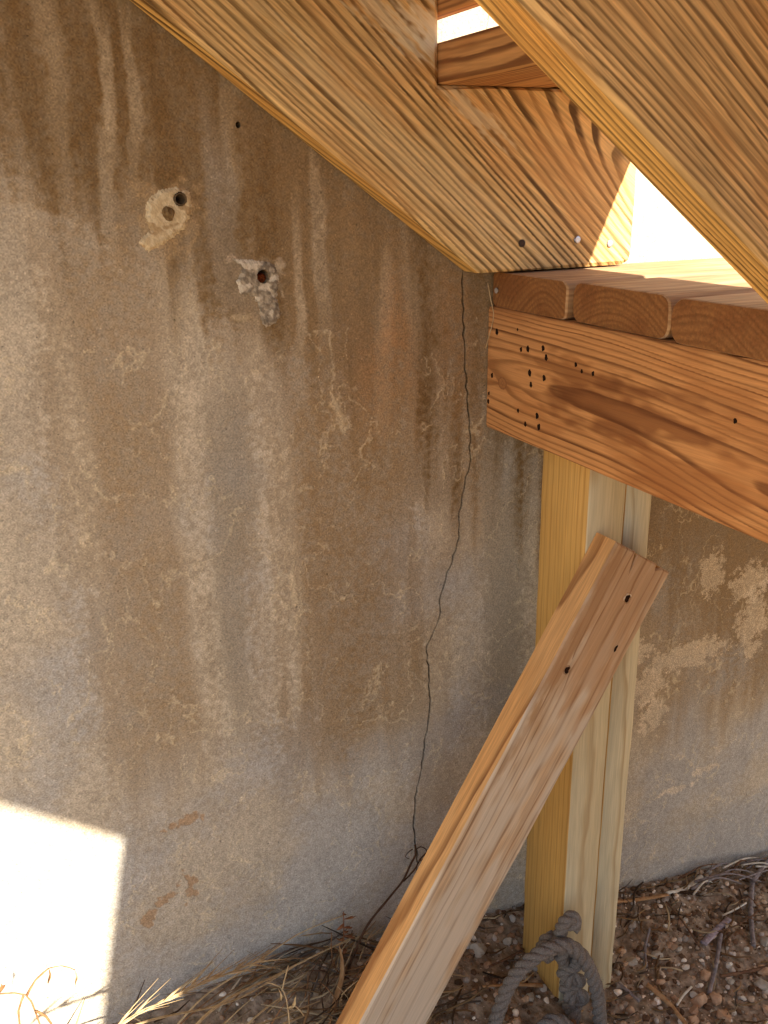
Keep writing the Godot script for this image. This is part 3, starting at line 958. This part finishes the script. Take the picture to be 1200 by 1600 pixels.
func make_rope():
	var t := thing("rope", "grey twisted rope looped and knotted at the foot of the post", "rope")
	var m := grainy(rgb(92, 84, 74), rgb(148, 136, 120), 0.12, 31, 128, 0.12, 30.0, 0.95)
	build("loop", rope_mesh([V3(-0.082, -0.935, 0.172), V3(-0.067, -0.871, 0.172), V3(-0.054, -0.841, 0.172), V3(-0.035, -0.816, 0.175), V3(-0.011, -0.800, 0.18), V3(0.018, -0.798, 0.185), V3(0.038, -0.817, 0.19), V3(0.052, -0.847, 0.195), V3(0.062, -0.882, 0.198), V3(0.067, -0.918, 0.2), V3(0.072, -0.965, 0.2)], 0.0089, 0.039), m, t)
	build("frayed_end", rope_mesh([V3(0.031, -0.783, 0.180), V3(0.0345, -0.774, 0.180), V3(0.031, -0.7655, 0.179), V3(0.025, -0.769, 0.176), V3(0.0215, -0.782, 0.172), V3(0.021, -0.80, 0.168), V3(0.026, -0.83, 0.164)], 0.0085, 0.035), m, t)
	build("knot", rope_mesh([V3(0.028, -0.815, 0.172), V3(0.027, -0.838, 0.166), V3(0.043, -0.860, 0.163), V3(0.036, -0.874, 0.170), V3(0.050, -0.890, 0.163), V3(0.040, -0.905, 0.172), V3(0.055, -0.920, 0.166), V3(0.046, -0.935, 0.176), V3(0.052, -0.965, 0.176)], 0.0088, 0.034), m, t)
	build("knot", rope_mesh([V3(0.040, -0.822, 0.168), V3(0.047, -0.848, 0.175), V3(0.032, -0.866, 0.164), V3(0.052, -0.880, 0.176), V3(0.038, -0.895, 0.162), V3(0.059, -0.910, 0.176), V3(0.045, -0.926, 0.164), V3(0.055, -0.955, 0.172)], 0.0082, 0.034), m, t)
	build("tail", rope_mesh([V3(-0.024, -0.944, 0.2), V3(-0.02, -0.922, 0.192), V3(-0.008, -0.908, 0.19), V3(0.006, -0.908, 0.192), V3(0.018, -0.918, 0.198), V3(0.022, -0.95, 0.205)], 0.0089, 0.039), m, t)
	rng.seed = 33
	var fz := SurfaceTool.new()
	fz.begin(Mesh.PRIMITIVE_TRIANGLES)
	var run := smooth_path([V3(-0.067, -0.871, 0.172), V3(-0.054, -0.841, 0.172), V3(-0.035, -0.816, 0.175), V3(-0.011, -0.800, 0.18), V3(0.018, -0.798, 0.185), V3(0.038, -0.817, 0.19), V3(0.052, -0.847, 0.195), V3(0.062, -0.882, 0.198), V3(0.067, -0.918, 0.2)], 0.004)
	for k in 150:
		var c: Vector3 = run[rng.randi() % run.size()]
		var o := V3(rng.randf_range(-1, 1), rng.randf_range(-1, 1), rng.randf_range(-0.2, 1)).normalized()
		var e := (o + V3(rng.randf_range(-1, 1), rng.randf_range(-1, 1), rng.randf_range(-1, 1))).normalized()
		var l := rng.randf_range(0.002, 0.006)
		tube(fz, [c + o * 0.0076, c + o * 0.0088 + e * l * 0.5, c + o * 0.0094 + e * l], [0.00022, 0.0002, 0.00014], 3)
	fz.generate_normals()
	build("loose_fibres", fz.commit(), plain(rgb(140, 128, 112)), t)
	build("strand", rope_mesh([V3(0.018, -0.806, 0.160), V3(0.006, -0.812, 0.158), V3(0.002, -0.824, 0.160), V3(0.012, -0.832, 0.166)], 0.0085, 0.03), m, t)

# ---------------------------------------------------------------- ground and litter
func soil_spans(a: float, b: float, d: float, far: float, lowest: float) -> Array:
	var s: Array = []
	var x := a
	while x < b:
		s.append(x)
		x += d
	s.append(b)
	var k := d * 2.0
	x = b
	while x < far:
		x = minf(x + k, far)
		s.append(x)
		k *= 1.5
	k = d * 2.0
	x = a
	while x > lowest:
		x = maxf(x - k, lowest)
		s.push_front(x)
		k *= 1.5
	return s

func make_ground():
	var xs := soil_spans(-0.75, 0.75, 0.007, 60.0, -60.0)
	var zs := soil_spans(-0.03, 0.55, 0.007, 60.0, -60.0)
	var st := SurfaceTool.new()
	st.begin(Mesh.PRIMITIVE_TRIANGLES)
	st.set_smooth_group(0)
	for z in zs:
		for x in xs:
			st.add_vertex(V3(x, ground_at(x, z), z))
	var n := xs.size()
	for j in zs.size() - 1:
		for i in n - 1:
			var k := j * n + i
			for q in [k, k + 1, k + n, k + 1, k + n + 1, k + n]: st.add_index(q)
	st.generate_normals()
	tag(build("ground", st.commit(), grainy(rgb(106, 88, 66), rgb(190, 168, 138), 0.03, 51, 512, 0.5, 3.0)), "reddish brown stony soil", "", "", "structure")

func scatter(called: String, label: String, category: String, meshes: Array, xfs: Array, cols: Array, m: Material):
	var per := meshes.size()
	for k in per:
		var mm := MultiMesh.new()
		mm.transform_format = MultiMesh.TRANSFORM_3D
		mm.use_colors = true
		mm.mesh = meshes[k]
		var ids: Array = []
		for i in xfs.size():
			if i % per == k: ids.append(i)
		mm.instance_count = ids.size()
		for i in ids.size():
			mm.set_instance_transform(i, xfs[ids[i]])
			mm.set_instance_color(i, cols[ids[i]])
		var o := MultiMeshInstance3D.new()
		o.name = numbered(called)
		o.multimesh = mm
		o.material_override = m
		add_child(o, true)
		tag(o, label, category, "", "stuff")

func make_gravel():
	rng.seed = 61
	var m := vcol()
	m.vertex_color_is_srgb = false
	var pal: Array = [rgb(156, 128, 98), rgb(188, 164, 134), rgb(130, 104, 78), rgb(212, 198, 172), rgb(108, 82, 58), rgb(160, 148, 130), rgb(104, 78, 56), rgb(128, 98, 70)]
	var xfs: Array = []
	var cols: Array = []
	for i in 17000:
		var x := rng.randf_range(-0.68, 0.75)
		var z := rng.randf_range(0.0, 0.42)
		if x < -0.25 and rng.randf() < 0.7: continue
		var r := 0.0008 + 0.0056 * pow(rng.randf(), 4.5)
		var b := Basis.from_euler(V3(rng.randf() * TAU, rng.randf() * TAU, rng.randf() * TAU)).scaled(V3(r * rng.randf_range(0.8, 1.4), r * rng.randf_range(0.6, 1.0), r))
		xfs.append(Transform3D(b, V3(x, ground_at(x, z) + r * 0.3, z)))
		var c: Color = pal[rng.randi() % pal.size()]
		cols.append((c * rng.randf_range(0.8, 1.25)).srgb_to_linear())
	scatter("gravel", "loose crumbs and grit on the brown soil", "gravel", [stone_mesh(1, 4)], xfs, cols, m)

func make_straw():
	rng.seed = 71
	var m := vcol()
	m.vertex_color_is_srgb = false
	var st := SurfaceTool.new()
	st.begin(Mesh.PRIMITIVE_TRIANGLES)
	tube(st, [V3(-0.5, 0, 0), V3(-0.2, 0.02, 0.03), V3(0.15, 0.0, 0.02), V3(0.5, 0.03, -0.05)], [0.014, 0.02, 0.018, 0.006], 5)
	st.generate_normals()
	var blade := st.commit()
	var pal: Array = [rgb(146, 118, 80), rgb(112, 84, 54), rgb(176, 154, 116), rgb(84, 64, 44), rgb(108, 94, 78)]
	var xfs: Array = []
	var cols: Array = []
	for i in 900:
		var x := rng.randf_range(-0.68, 0.72)
		var z := 0.005 + 0.4 * pow(rng.randf(), 1.7)
		var lift := rng.randf_range(0.001, 0.006)
		var tiltz := rng.randf_range(-0.15, 0.15)
		if x < -0.34 and rng.randf() < 0.7: continue
		if x < -0.1 and z < 0.16:
			lift = rng.randf_range(0.002, 0.03)
			tiltz = rng.randf_range(-0.1, 0.5)
		elif x < -0.1 and rng.randf() < 0.4: z *= 0.5
		elif x > -0.1 and rng.randf() < 0.45: continue
		var l := rng.randf_range(0.02, 0.075) * (1.5 if x < -0.1 else 0.9)
		var b := Basis(V3(0, 1, 0), rng.randf_range(-0.9, 0.9) + (PI if rng.randf() < 0.5 else 0.0)) * Basis(V3(0, 0, 1), tiltz)
		b = b.scaled_local(V3(l, rng.randf_range(0.035, 0.08), rng.randf_range(0.035, 0.09)))
		z = maxf(z, 0.004 + absf(b.x.z) * 0.55)
		xfs.append(Transform3D(b, V3(x, ground_at(x, z) + lift + absf(b.x.y) * 0.4, z)))
		cols.append((pal[rng.randi() % pal.size()] * rng.randf_range(0.7, 1.1)).srgb_to_linear())
	scatter("straw_litter", "broken straw and dry stems littering the soil along the wall", "straw", [blade], xfs, cols, m)

func make_stones():
	rng.seed = 81
	var tan_m := grainy(rgb(150, 112, 80), rgb(206, 172, 134), 0.03, 82, 128, 0.15, 9.0)
	var grey_m := grainy(rgb(150, 138, 116), rgb(200, 188, 164), 0.03, 83, 128, 0.15, 9.0)
	var spots: Array = [[0.278, 0.171, 0.011, 0], [0.265, 0.205, 0.010, 0], [0.242, 0.200, 0.013, 0], [0.222, 0.211, 0.008, 0], [0.254, 0.234, 0.012, 0], [0.271, 0.123, 0.006, 1], [0.231, 0.124, 0.008, 1], [0.186, 0.122, 0.009, 1], [0.263, 0.115, 0.007, 0], [0.312, 0.188, 0.007, 1], [0.372, 0.19, 0.010, 0], [0.354, 0.206, 0.011, 1], [0.210, 0.222, 0.008, 0], [0.207, 0.188, 0.006, 0], [0.204, 0.162, 0.006, 0], [0.309, 0.087, 0.006, 0], [0.393, 0.046, 0.006, 1], [0.024, 0.049, 0.007, 1], [-0.001, 0.061, 0.006, 1], [-0.029, 0.056, 0.012, 1], [-0.027, 0.078, 0.006, 0], [0.023, 0.030, 0.006, 0], [-0.038, 0.165, 0.009, 0], [0.004, 0.137, 0.007, 1], [0.140, 0.172, 0.006, 0], [0.128, 0.192, 0.007, 0], [0.42, 0.15, 0.009, 1], [0.33, 0.24, 0.010, 0]]
	var kinds: Array = []
	for k in 5: kinds.append(stone_mesh(300 + k, 7))
	for s in spots:
		var o := build("small_stone", kinds[rng.randi() % 5], [tan_m, grey_m][s[3]])
		var e := V3(rng.randf_range(-0.4, 0.4), rng.randf() * TAU, rng.randf_range(-0.4, 0.4))
		o.transform = Transform3D(Basis.from_euler(e).scaled(V3(s[2] * rng.randf_range(1.0, 1.3), s[2] * 0.8, s[2])), V3(s[0], ground_at(s[0], s[1]) + s[2] * 0.35, s[1]))
		if s[3] == 0: tag(o, "small tan stone lying loose on the brown soil", "stone", "tan stones on the soil")
		else: tag(o, "small pale grey stone lying loose on the brown soil", "stone", "grey stones on the soil")

func on_soil(pts: Array, up: float) -> Array:
	var p: Array = []
	for q in pts: p.append(V3(q[0], ground_at(q[0], q[1]) + up, q[1]))
	return p

func stem(called: String, label: String, category: String, pts: Array, r0: float, r1: float, m: Material, flat := 1.0, group := ""):
	var o := build(called, tube_mesh(smooth_path(pts, 0.008), r0, r1, 7, flat, 0.10), m)
	tag(o, label, category, group)
	return o

func make_twigs():
	rng.seed = 91
	var tan_m := grainy(rgb(150, 108, 66), rgb(190, 150, 104), 0.05, 92, 64, 0.05, 30.0)
	var white_m := grainy(rgb(190, 178, 150), rgb(222, 212, 190), 0.05, 93, 64, 0.05, 30.0)
	var grey_m := grainy(rgb(112, 102, 96), rgb(158, 146, 136), 0.05, 94, 64, 0.08, 30.0)
	var dark_m := grainy(rgb(86, 62, 44), rgb(130, 98, 70), 0.05, 95, 64, 0.08, 30.0)
	var purple_m := grainy(rgb(128, 112, 112), rgb(178, 164, 160), 0.05, 96, 64, 0.12, 30.0)
	stem("reed_piece", "tan split reed lying beside the post near the wall", "reed", on_soil([[0.229, 0.030], [0.28, 0.034], [0.325, 0.039]], 0.005), 0.0038, 0.0032, tan_m, 0.5)
	stem("reed_piece", "whitish reed piece slanting up towards the wall", "reed", on_soil([[0.324, 0.037], [0.37, 0.031], [0.412, 0.020]], 0.007), 0.0030, 0.0042, white_m, 0.7)
	stem("bark_chip", "purplish grey strip of bark on the soil", "bark", on_soil([[0.313, 0.130], [0.355, 0.113], [0.398, 0.096]], 0.006), 0.0058, 0.0050, purple_m, 0.45)
	stem("twig", "straight grey twig at the right edge pointing at the wall", "twig", on_soil([[0.500, 0.045], [0.44, 0.10], [0.389, 0.155]], 0.007), 0.0042, 0.0034, grey_m)
	stem("twig", "thick grey twig propped on the litter beside the wall at far right", "twig", on_soil([[0.493, 0.052], [0.53, 0.034], [0.585, 0.012]], 0.016), 0.0045, 0.0040, grey_m)
	stem("twig", "thin dark twig pointing towards the pile of tan stones", "twig", on_soil([[0.357, 0.121], [0.31, 0.16], [0.263, 0.196]], 0.006), 0.0028, 0.0034, grey_m)
	stem("twig", "smooth brown twig slanting down to the right of the rope", "twig", on_soil([[0.177, 0.165], [0.186, 0.192], [0.19, 0.235]], 0.007), 0.0036, 0.0028, tan_m)
	stem("twig", "dark slender twig running to the right edge", "twig", on_soil([[0.300, 0.179], [0.34, 0.186], [0.40, 0.190]], 0.007), 0.0022, 0.0028, dark_m)
	stem("twig", "short upright-lying grey twig next to the grey stone", "twig", on_soil([[0.248, 0.086], [0.22, 0.11], [0.201, 0.135]], 0.005), 0.0019, 0.0023, grey_m)
	stem("twig", "stubby dark twig just right of the foot of the post", "twig", on_soil([[0.137, 0.152], [0.142, 0.168], [0.146, 0.186]], 0.005), 0.0024, 0.0020, grey_m)
	stem("twig", "short pale straw-coloured twig below the brown twig", "twig", on_soil([[0.198, 0.202], [0.22, 0.19], [0.243, 0.182]], 0.007), 0.0020, 0.0016, white_m)
	stem("twig", "long thin brown twig crossing the soil below the reeds", "twig", on_soil([[0.312, 0.049], [0.31, 0.09], [0.302, 0.134]], 0.007), 0.0014, 0.0014, dark_m)
	stem("twig", "thin pale twig right of the bark strip", "twig", on_soil([[0.388, 0.092], [0.415, 0.088], [0.448, 0.082]], 0.009), 0.0014, 0.0016, white_m)
	stem("twig", "thin brown twig leaning from the wall to the left of the post", "twig", on_soil([[-0.03, 0.087], [0.01, 0.08], [0.034, 0.073]], 0.010), 0.0014, 0.0018, dark_m)
	stem("twig", "tan stalk lying between plank and post", "twig", on_soil([[-0.055, 0.112], [-0.01, 0.119], [0.028, 0.128]], 0.007), 0.0016, 0.0034, tan_m, 0.7)
	# a heap of grey stems against the wall at the right
	for k in 16:
		var x := rng.randf_range(0.36, 0.58)
		var z := rng.randf_range(0.008, 0.05)
		var l := rng.randf_range(0.05, 0.13)
		var dz := rng.randf_range(-0.02, 0.03)
		stem("dry_stalk", "thin grey dry stalk in the heap along the foot of the wall", "stem", [V3(x, ground_at(x, z) + rng.randf_range(0.004, 0.02), z), V3(x + l * 0.5, ground_at(x + l * 0.5, z) + rng.randf_range(0.012, 0.028), z + dz * 0.4), V3(x + l, ground_at(x + l, z) + rng.randf_range(0.004, 0.02), maxf(0.004, z + dz))], rng.randf_range(0.0012, 0.0028), 0.0010, [grey_m, dark_m, grey_m, white_m][k % 4], 0.8, "dry stems heaped by the wall")
	# fine looped root strands at the far right
	stem("root_strand", "wiry curled root strand tangled round the straight grey twig", "root", [V3(0.35, -0.975, 0.118), V3(0.40, -0.975, 0.12), V3(0.435, -0.965, 0.115), V3(0.43, -0.955, 0.10), V3(0.415, -0.965, 0.095), V3(0.42, -0.98, 0.112), V3(0.44, -0.985, 0.125)], 0.0010, 0.0010, dark_m)

func make_grass():
	rng.seed = 101
	var straw := grainy(rgb(158, 130, 88), rgb(196, 170, 126), 0.05, 102, 64, 0.04, 30.0)
	straw.backlight_enabled = true
	straw.backlight = Color(0.2, 0.16, 0.09)
	var brown := grainy(rgb(112, 78, 48), rgb(160, 118, 78), 0.05, 103, 64, 0.05, 30.0)
	var grey := grainy(rgb(140, 124, 100), rgb(184, 166, 136), 0.05, 107, 64, 0.05, 30.0)
	var dark := grainy(rgb(60, 42, 28), rgb(94, 66, 44), 0.05, 104, 64, 0.05, 30.0)
	# tall seed head
	var t := thing("seed_head_grass", "golden bristly grass seed head leaning in front of the wall", "dry grass")
	var st := SurfaceTool.new()
	st.begin(Mesh.PRIMITIVE_TRIANGLES)
	var axis := smooth_path([V3(-0.62, -0.89, 0.24), V3(-0.58, -0.74, 0.225), V3(-0.515, -0.655, 0.20), V3(-0.456, -0.674, 0.17), V3(-0.404, -0.700, 0.14), V3(-0.342, -0.729, 0.11)], 0.01)
	build("stalk", tube_mesh(axis, 0.0015, 0.0005, 6), straw, t)
	for k in 46:
		var i := int(lerpf(axis.size() * 0.55, axis.size() - 2, rng.randf()))
		var p: Vector3 = axis[i]
		var d: Vector3 = (axis[i + 1] - axis[i]).normalized()
		d = (d + V3(rng.randf_range(-0.3, 0.3), rng.randf_range(-0.10, 0.38), rng.randf_range(-0.3, 0.3))).normalized()
		var l := rng.randf_range(0.02, 0.075)
		tube(st, [p, p + d * l * 0.18, p + d * l * 0.4, p + d * l + V3(0, -0.004, 0)], [0.0006, 0.0014, 0.0005, 0.00022], 4)
	st.generate_normals()
	build("bristles", st.commit(), straw, t)
	# long stalks lying along the wall
	var stalks: Array = [
		[[V3(-0.64, -0.85, 0.16), V3(-0.53, -0.755, 0.12), V3(-0.362, -0.813, 0.07), V3(-0.249, -0.832, 0.03), V3(-0.18, -0.829, 0.03)], 0.0026, "long straw stalk lying lowest from the left edge along the wall"],
		[[V3(-0.53, -0.87, 0.19), V3(-0.437, -0.760, 0.14), V3(-0.302, -0.808, 0.06), V3(-0.20, -0.826, 0.03)], 0.0032, "thick golden stalk slanting up towards the brown leaf"],
		[[V3(-0.42, -0.86, 0.11), V3(-0.371, -0.828, 0.10), V3(-0.279, -0.842, 0.06), V3(-0.187, -0.872, 0.05)], 0.0022, "pale stalk passing under the broad brown leaf"],
		[[V3(-0.46, -0.85, 0.06), V3(-0.404, -0.825, 0.04), V3(-0.335, -0.818, 0.025), V3(-0.270, -0.805, 0.015), V3(-0.205, -0.806, 0.010)], 0.0020, "slim stalk leaning closest to the wall"],
		[[V3(-0.56, -0.88, 0.22), V3(-0.475, -0.72, 0.19), V3(-0.349, -0.797, 0.13), V3(-0.276, -0.831, 0.10)], 0.0020, "short whitish stalk in front of the others"]]
	for s in stalks: stem("dry_grass_stalk", s[2], "dry grass", s[0], s[1] * 0.75, s[1] * 0.35, straw, 0.6)
	for k in 18:
		var x := -0.14 - 0.36 * pow(rng.randf(), 1.3)
		var z := rng.randf_range(0.02, 0.12)
		var y := ground_at(x, z)
		var l := rng.randf_range(0.06, 0.16)
		var hgt := rng.randf_range(0.01, 0.05)
		stem("dry_grass", "bent dry grass blade in the straw along the wall foot", "dry grass", [V3(x, y, z), V3(x + l * 0.5, y + hgt, maxf(0.006, z - 0.01)), V3(x + l, y + hgt * rng.randf_range(0.1, 1.2), maxf(0.005, z - 0.03))], rng.randf_range(0.0009, 0.0022), 0.0005, [straw, brown, grey, brown][k % 4], 0.45, "dry grass blades along the wall foot")
	for k in 12:
		var x := rng.randf_range(-0.29, -0.2)
		var z := rng.randf_range(0.03, 0.11)
		var y := ground_at(x, z)
		stem("grass_sprig", "fine upright dead grass sprig beside the broad brown leaf", "dry grass", [V3(x, y, z), V3(x + rng.randf_range(-0.01, 0.01), y + 0.03, z), V3(x + rng.randf_range(-0.03, 0.03), y + rng.randf_range(0.04, 0.085), z + rng.randf_range(-0.01, 0.01))], 0.0011, 0.0004, [straw, brown, dark][k % 3], 1.0, "upright dead sprigs by the brown leaf")
	# broad folded leaf
	var lf := smooth_path([V3(-0.233, -0.800, 0.06), V3(-0.2325, -0.815, 0.066), V3(-0.236, -0.832, 0.074), V3(-0.252, -0.85, 0.09), V3(-0.285, -0.885, 0.12)], 0.006)
	var lr: Array = []
	for i in lf.size():
		var q := float(i) / (lf.size() - 1)
		lr.append(0.0008 + 0.0075 * pow(sin(PI * pow(q, 0.75)), 0.8))
	var ls := SurfaceTool.new()
	ls.begin(Mesh.PRIMITIVE_TRIANGLES)
	tube(ls, lf, lr, 8, 0.22)
	ls.generate_normals()
	tag(build("dead_leaf", ls.commit(), grainy(rgb(126, 92, 58), rgb(170, 132, 90), 0.05, 105, 64, 0.08, 20.0)), "broad brown withered grass leaf hanging left of the leaning plank", "leaf")
	# dark runner from the foot of the crack down to the straw
	t = thing("vine_runner", "dark thin dead vine running from the crack foot down to the straw", "vine")
	build("stem", tube_mesh(smooth_path([V3(-0.098, -0.738, 0.003), V3(-0.101, -0.749, 0.010), V3(-0.109, -0.755, 0.014), V3(-0.123, -0.771, 0.02), V3(-0.149, -0.783, 0.03), V3(-0.186, -0.806, 0.04), V3(-0.215, -0.845, 0.05), V3(-0.225, -0.868, 0.05)], 0.006), 0.0013, 0.0017, 6, 1.0, 0.1), dark, t)
	build("tendril", tube_mesh(smooth_path([V3(-0.085, -0.749, 0.012), V3(-0.097, -0.752, 0.016), V3(-0.105, -0.759, 0.02), V3(-0.124, -0.775, 0.02)], 0.005), 0.0012, 0.0012, 5), dark, t)
	build("tendril", tube_mesh(smooth_path([V3(-0.101, -0.744, 0.008), V3(-0.095, -0.736, 0.012), V3(-0.089, -0.738, 0.018), V3(-0.090, -0.748, 0.02), V3(-0.099, -0.753, 0.018)], 0.004), 0.0008, 0.0006, 5), dark, t)
	build("tendril", tube_mesh(smooth_path([V3(-0.103, -0.742, 0.006), V3(-0.110, -0.737, 0.012), V3(-0.118, -0.742, 0.014), V3(-0.113, -0.746, 0.016)], 0.004), 0.0007, 0.0005, 5), dark, t)
	# small branched weed in front of the straw
	t = thing("dried_weed", "pale branched dried weed with one folded leaf in front of the straw", "weed")
	for b in [[V3(-0.325, -0.868, 0.15), V3(-0.327, -0.803, 0.14), V3(-0.325, -0.788, 0.13), V3(-0.325, -0.776, 0.12), V3(-0.328, -0.771, 0.115), V3(-0.342, -0.763, 0.110)], [V3(-0.327, -0.775, 0.118), V3(-0.322, -0.765, 0.114), V3(-0.315, -0.750, 0.11)], [V3(-0.325, -0.790, 0.13), V3(-0.318, -0.785, 0.134), V3(-0.310, -0.798, 0.14)]]:
		build("stem", tube_mesh(smooth_path(b, 0.006), 0.0012, 0.0008, 5, 1.0, 0.15), straw, t)
	build("leaf", leaf_mesh(V3(-0.331, -0.770, 0.116), V3(-0.328, -0.790, 0.118), 0.004), straw, t)
	build("leaf", leaf_mesh(V3(-0.322, -0.790, 0.132), V3(-0.314, -0.775, 0.13), 0.004), straw, t)
	# sunlit weed at the left edge
	t = thing("dried_weed", "thin brown weed with curled leaves before the sunlit patch", "weed")
	for b in [[V3(-0.58, -0.87, 0.21), V3(-0.577, -0.70, 0.20), V3(-0.579, -0.625, 0.19), V3(-0.586, -0.600, 0.18), V3(-0.612, -0.597, 0.17)], [V3(-0.585, -0.601, 0.18), V3(-0.576, -0.592, 0.175), V3(-0.563, -0.588, 0.17)], [V3(-0.58, -0.612, 0.19), V3(-0.572, -0.618, 0.195), V3(-0.568, -0.65, 0.20)], [V3(-0.588, -0.6, 0.18), V3(-0.594, -0.61, 0.185), V3(-0.592, -0.64, 0.19)]]:
		build("stem", tube_mesh(smooth_path(b, 0.008), 0.0013, 0.0007, 5, 1.0, 0.15), brown, t)
	build("leaf", leaf_mesh(V3(-0.563, -0.588, 0.17), V3(-0.566, -0.605, 0.172), 0.005), brown, t)
	build("leaf", leaf_mesh(V3(-0.541, -0.600, 0.17), V3(-0.543, -0.618, 0.172), 0.004), straw, t)
	build("leaf", leaf_mesh(V3(-0.606, -0.597, 0.17), V3(-0.604, -0.586, 0.172), 0.004), brown, t)
	build("stem", tube_mesh(smooth_path([V3(-0.563, -0.588, 0.17), V3(-0.552, -0.59, 0.17), V3(-0.541, -0.600, 0.17)], 0.005), 0.0006, 0.0005, 4), brown, t)
	# reddish withered sprig at the foot of the wall
	t = thing("withered_sprig", "small reddish withered sprig standing by the dark vine", "weed")
	var red := grainy(rgb(104, 62, 36), rgb(150, 98, 60), 0.05, 106, 64, 0.05, 30.0)
	build("stem", tube_mesh(smooth_path([V3(-0.218, -0.865, 0.03), V3(-0.214, -0.82, 0.028), V3(-0.212, -0.785, 0.025)], 0.006), 0.0012, 0.0006, 5), red, t)
	for k in 9:
		var y := -0.84 + k * 0.0065
		var a := V3(-0.215 + 0.0003 * k, y, 0.028)
		build("leaf", leaf_mesh(a, a + V3(rng.randf_range(-0.014, 0.014), rng.randf_range(-0.004, 0.01), rng.randf_range(-0.008, 0.012)), 0.0028), red, t)
	# a straw caught at the top of the beam
	stem("straw_bit", "yellow straw caught between the beam end and the wall", "straw", [V3(-0.006, -0.012, 0.008), V3(-0.003, -0.03, 0.010), V3(0.0, -0.045, 0.012), V3(-0.004, -0.07, 0.010), V3(-0.006, -0.085, 0.006)], 0.0006, 0.0005, straw)

func leaf_mesh(a: Vector3, b: Vector3, w: float) -> ArrayMesh:
	var st := SurfaceTool.new()
	st.begin(Mesh.PRIMITIVE_TRIANGLES)
	var m := a.lerp(b, 0.45) + V3(0.0015, 0.001, 0.0015)
	tube(st, [a, a.lerp(m, 0.5), m, m.lerp(b, 0.55) + V3(-0.0012, 0, 0.001), b], [0.0004, w * 0.75, w, w * 0.6, 0.0003], 7, 0.18)
	st.generate_normals()
	return st.commit()

func make_leaning_sheet():
	# stands outside the frame, beside the outer stringer: its shadow ends the patch of sun on the wall
	var w := W(1.5, 0.235, 0.038, 0.0, -0.1175, 140, rgb(190, 150, 100), rgb(140, 100, 58), Vector2(0.0, -0.1), 0.008, {"ppm": 500.0})
	var t := thing("wide_board", "leftmost spare board of the three leaning against the outer side of the stair", "board")
	var d := V3(0.21, 1.0, 0.0).normalized()
	var side := V3(0, 0, 1).cross(d) * -1.0
	var y := 0.25
	var foot := V3(-0.131 + 0.21 * (-1.03 - 0.1125), -1.03, 0.962) + side * 0.1175
	t.transform = Transform3D(Basis(d, -side, V3(0, 0, 1)), foot)
	var m := board(w, rect(0.0, 1.5, -0.1175, 0.1175), 0.003, 0.1)
	build("board", m, w.material(), t)
	for k in 2:
		var u := thing("wide_board", ["middle spare board of the three leaning against the outer side of the stair", "rightmost spare board of the three leaning by the deck"][k], "board")
		u.transform = Transform3D(Basis(d, -side, V3(0, 0, 1)), foot + side * 0.242 * (k + 1) + V3(0, 0, 0.02 + 0.01 * k))
		build("board", m, w.material(), u)

func _ready():
	# camera
	var cam := Camera3D.new()
	cam.name = "camera"
	var right := V3(0.905, -0.016, 0.425).normalized()
	var fwd := V3(0.396, -0.333, -0.856).normalized()
	right = (right - fwd * right.dot(fwd)).normalized()
	cam.transform = Transform3D(Basis(right, right.cross(fwd), -fwd), V3(-0.558, 0.094, 0.917))
	cam.fov = rad_to_deg(2.0 * atan(800.0 / 1455.0))
	cam.near = 0.02
	cam.far = 400.0
	add_child(cam)
	cam.current = true
	# sky and sun
	var we := WorldEnvironment.new()
	we.name = "daylight"
	var env := Environment.new()
	env.background_mode = Environment.BG_SKY
	var sky := Sky.new()
	var sm := ProceduralSkyMaterial.new()
	sm.sky_top_color = Color(0.52, 0.60, 0.74)
	sm.sky_horizon_color = Color(0.82, 0.83, 0.84)
	sm.ground_horizon_color = Color(0.82, 0.83, 0.84)
	sm.ground_bottom_color = Color(0.4, 0.36, 0.3)
	sm.sun_angle_max = 1.0
	sky.sky_material = sm
	env.sky = sky
	env.background_energy_multiplier = 0.85
	env.tonemap_mode = Environment.TONE_MAPPER_LINEAR
	env.tonemap_exposure = 4.15
	env.sdfgi_enabled = true
	env.ssao_enabled = true
	env.ssil_enabled = true
	we.environment = env
	add_child(we)
	var sun := DirectionalLight3D.new()
	sun.name = "sun"
	sun.light_color = Color(1.0, 0.97, 0.94)
	sun.light_energy = 1.45
	sun.light_angular_distance = 0.8
	sun.shadow_enabled = true
	var to_sun := V3(0.46, 1.0, 1.31).normalized()
	sun.transform = Transform3D(Basis.looking_at(-to_sun, Vector3.UP), V3(0, 5, 0))
	add_child(sun)
	# structure, then objects, small details last
	make_ground()
	make_wall()
	make_deck()
	make_stair()
	make_plank()
	make_leaning_sheet()
	make_rope()
	make_gravel()
	make_straw()
	make_stones()
	make_twigs()
	make_grass()
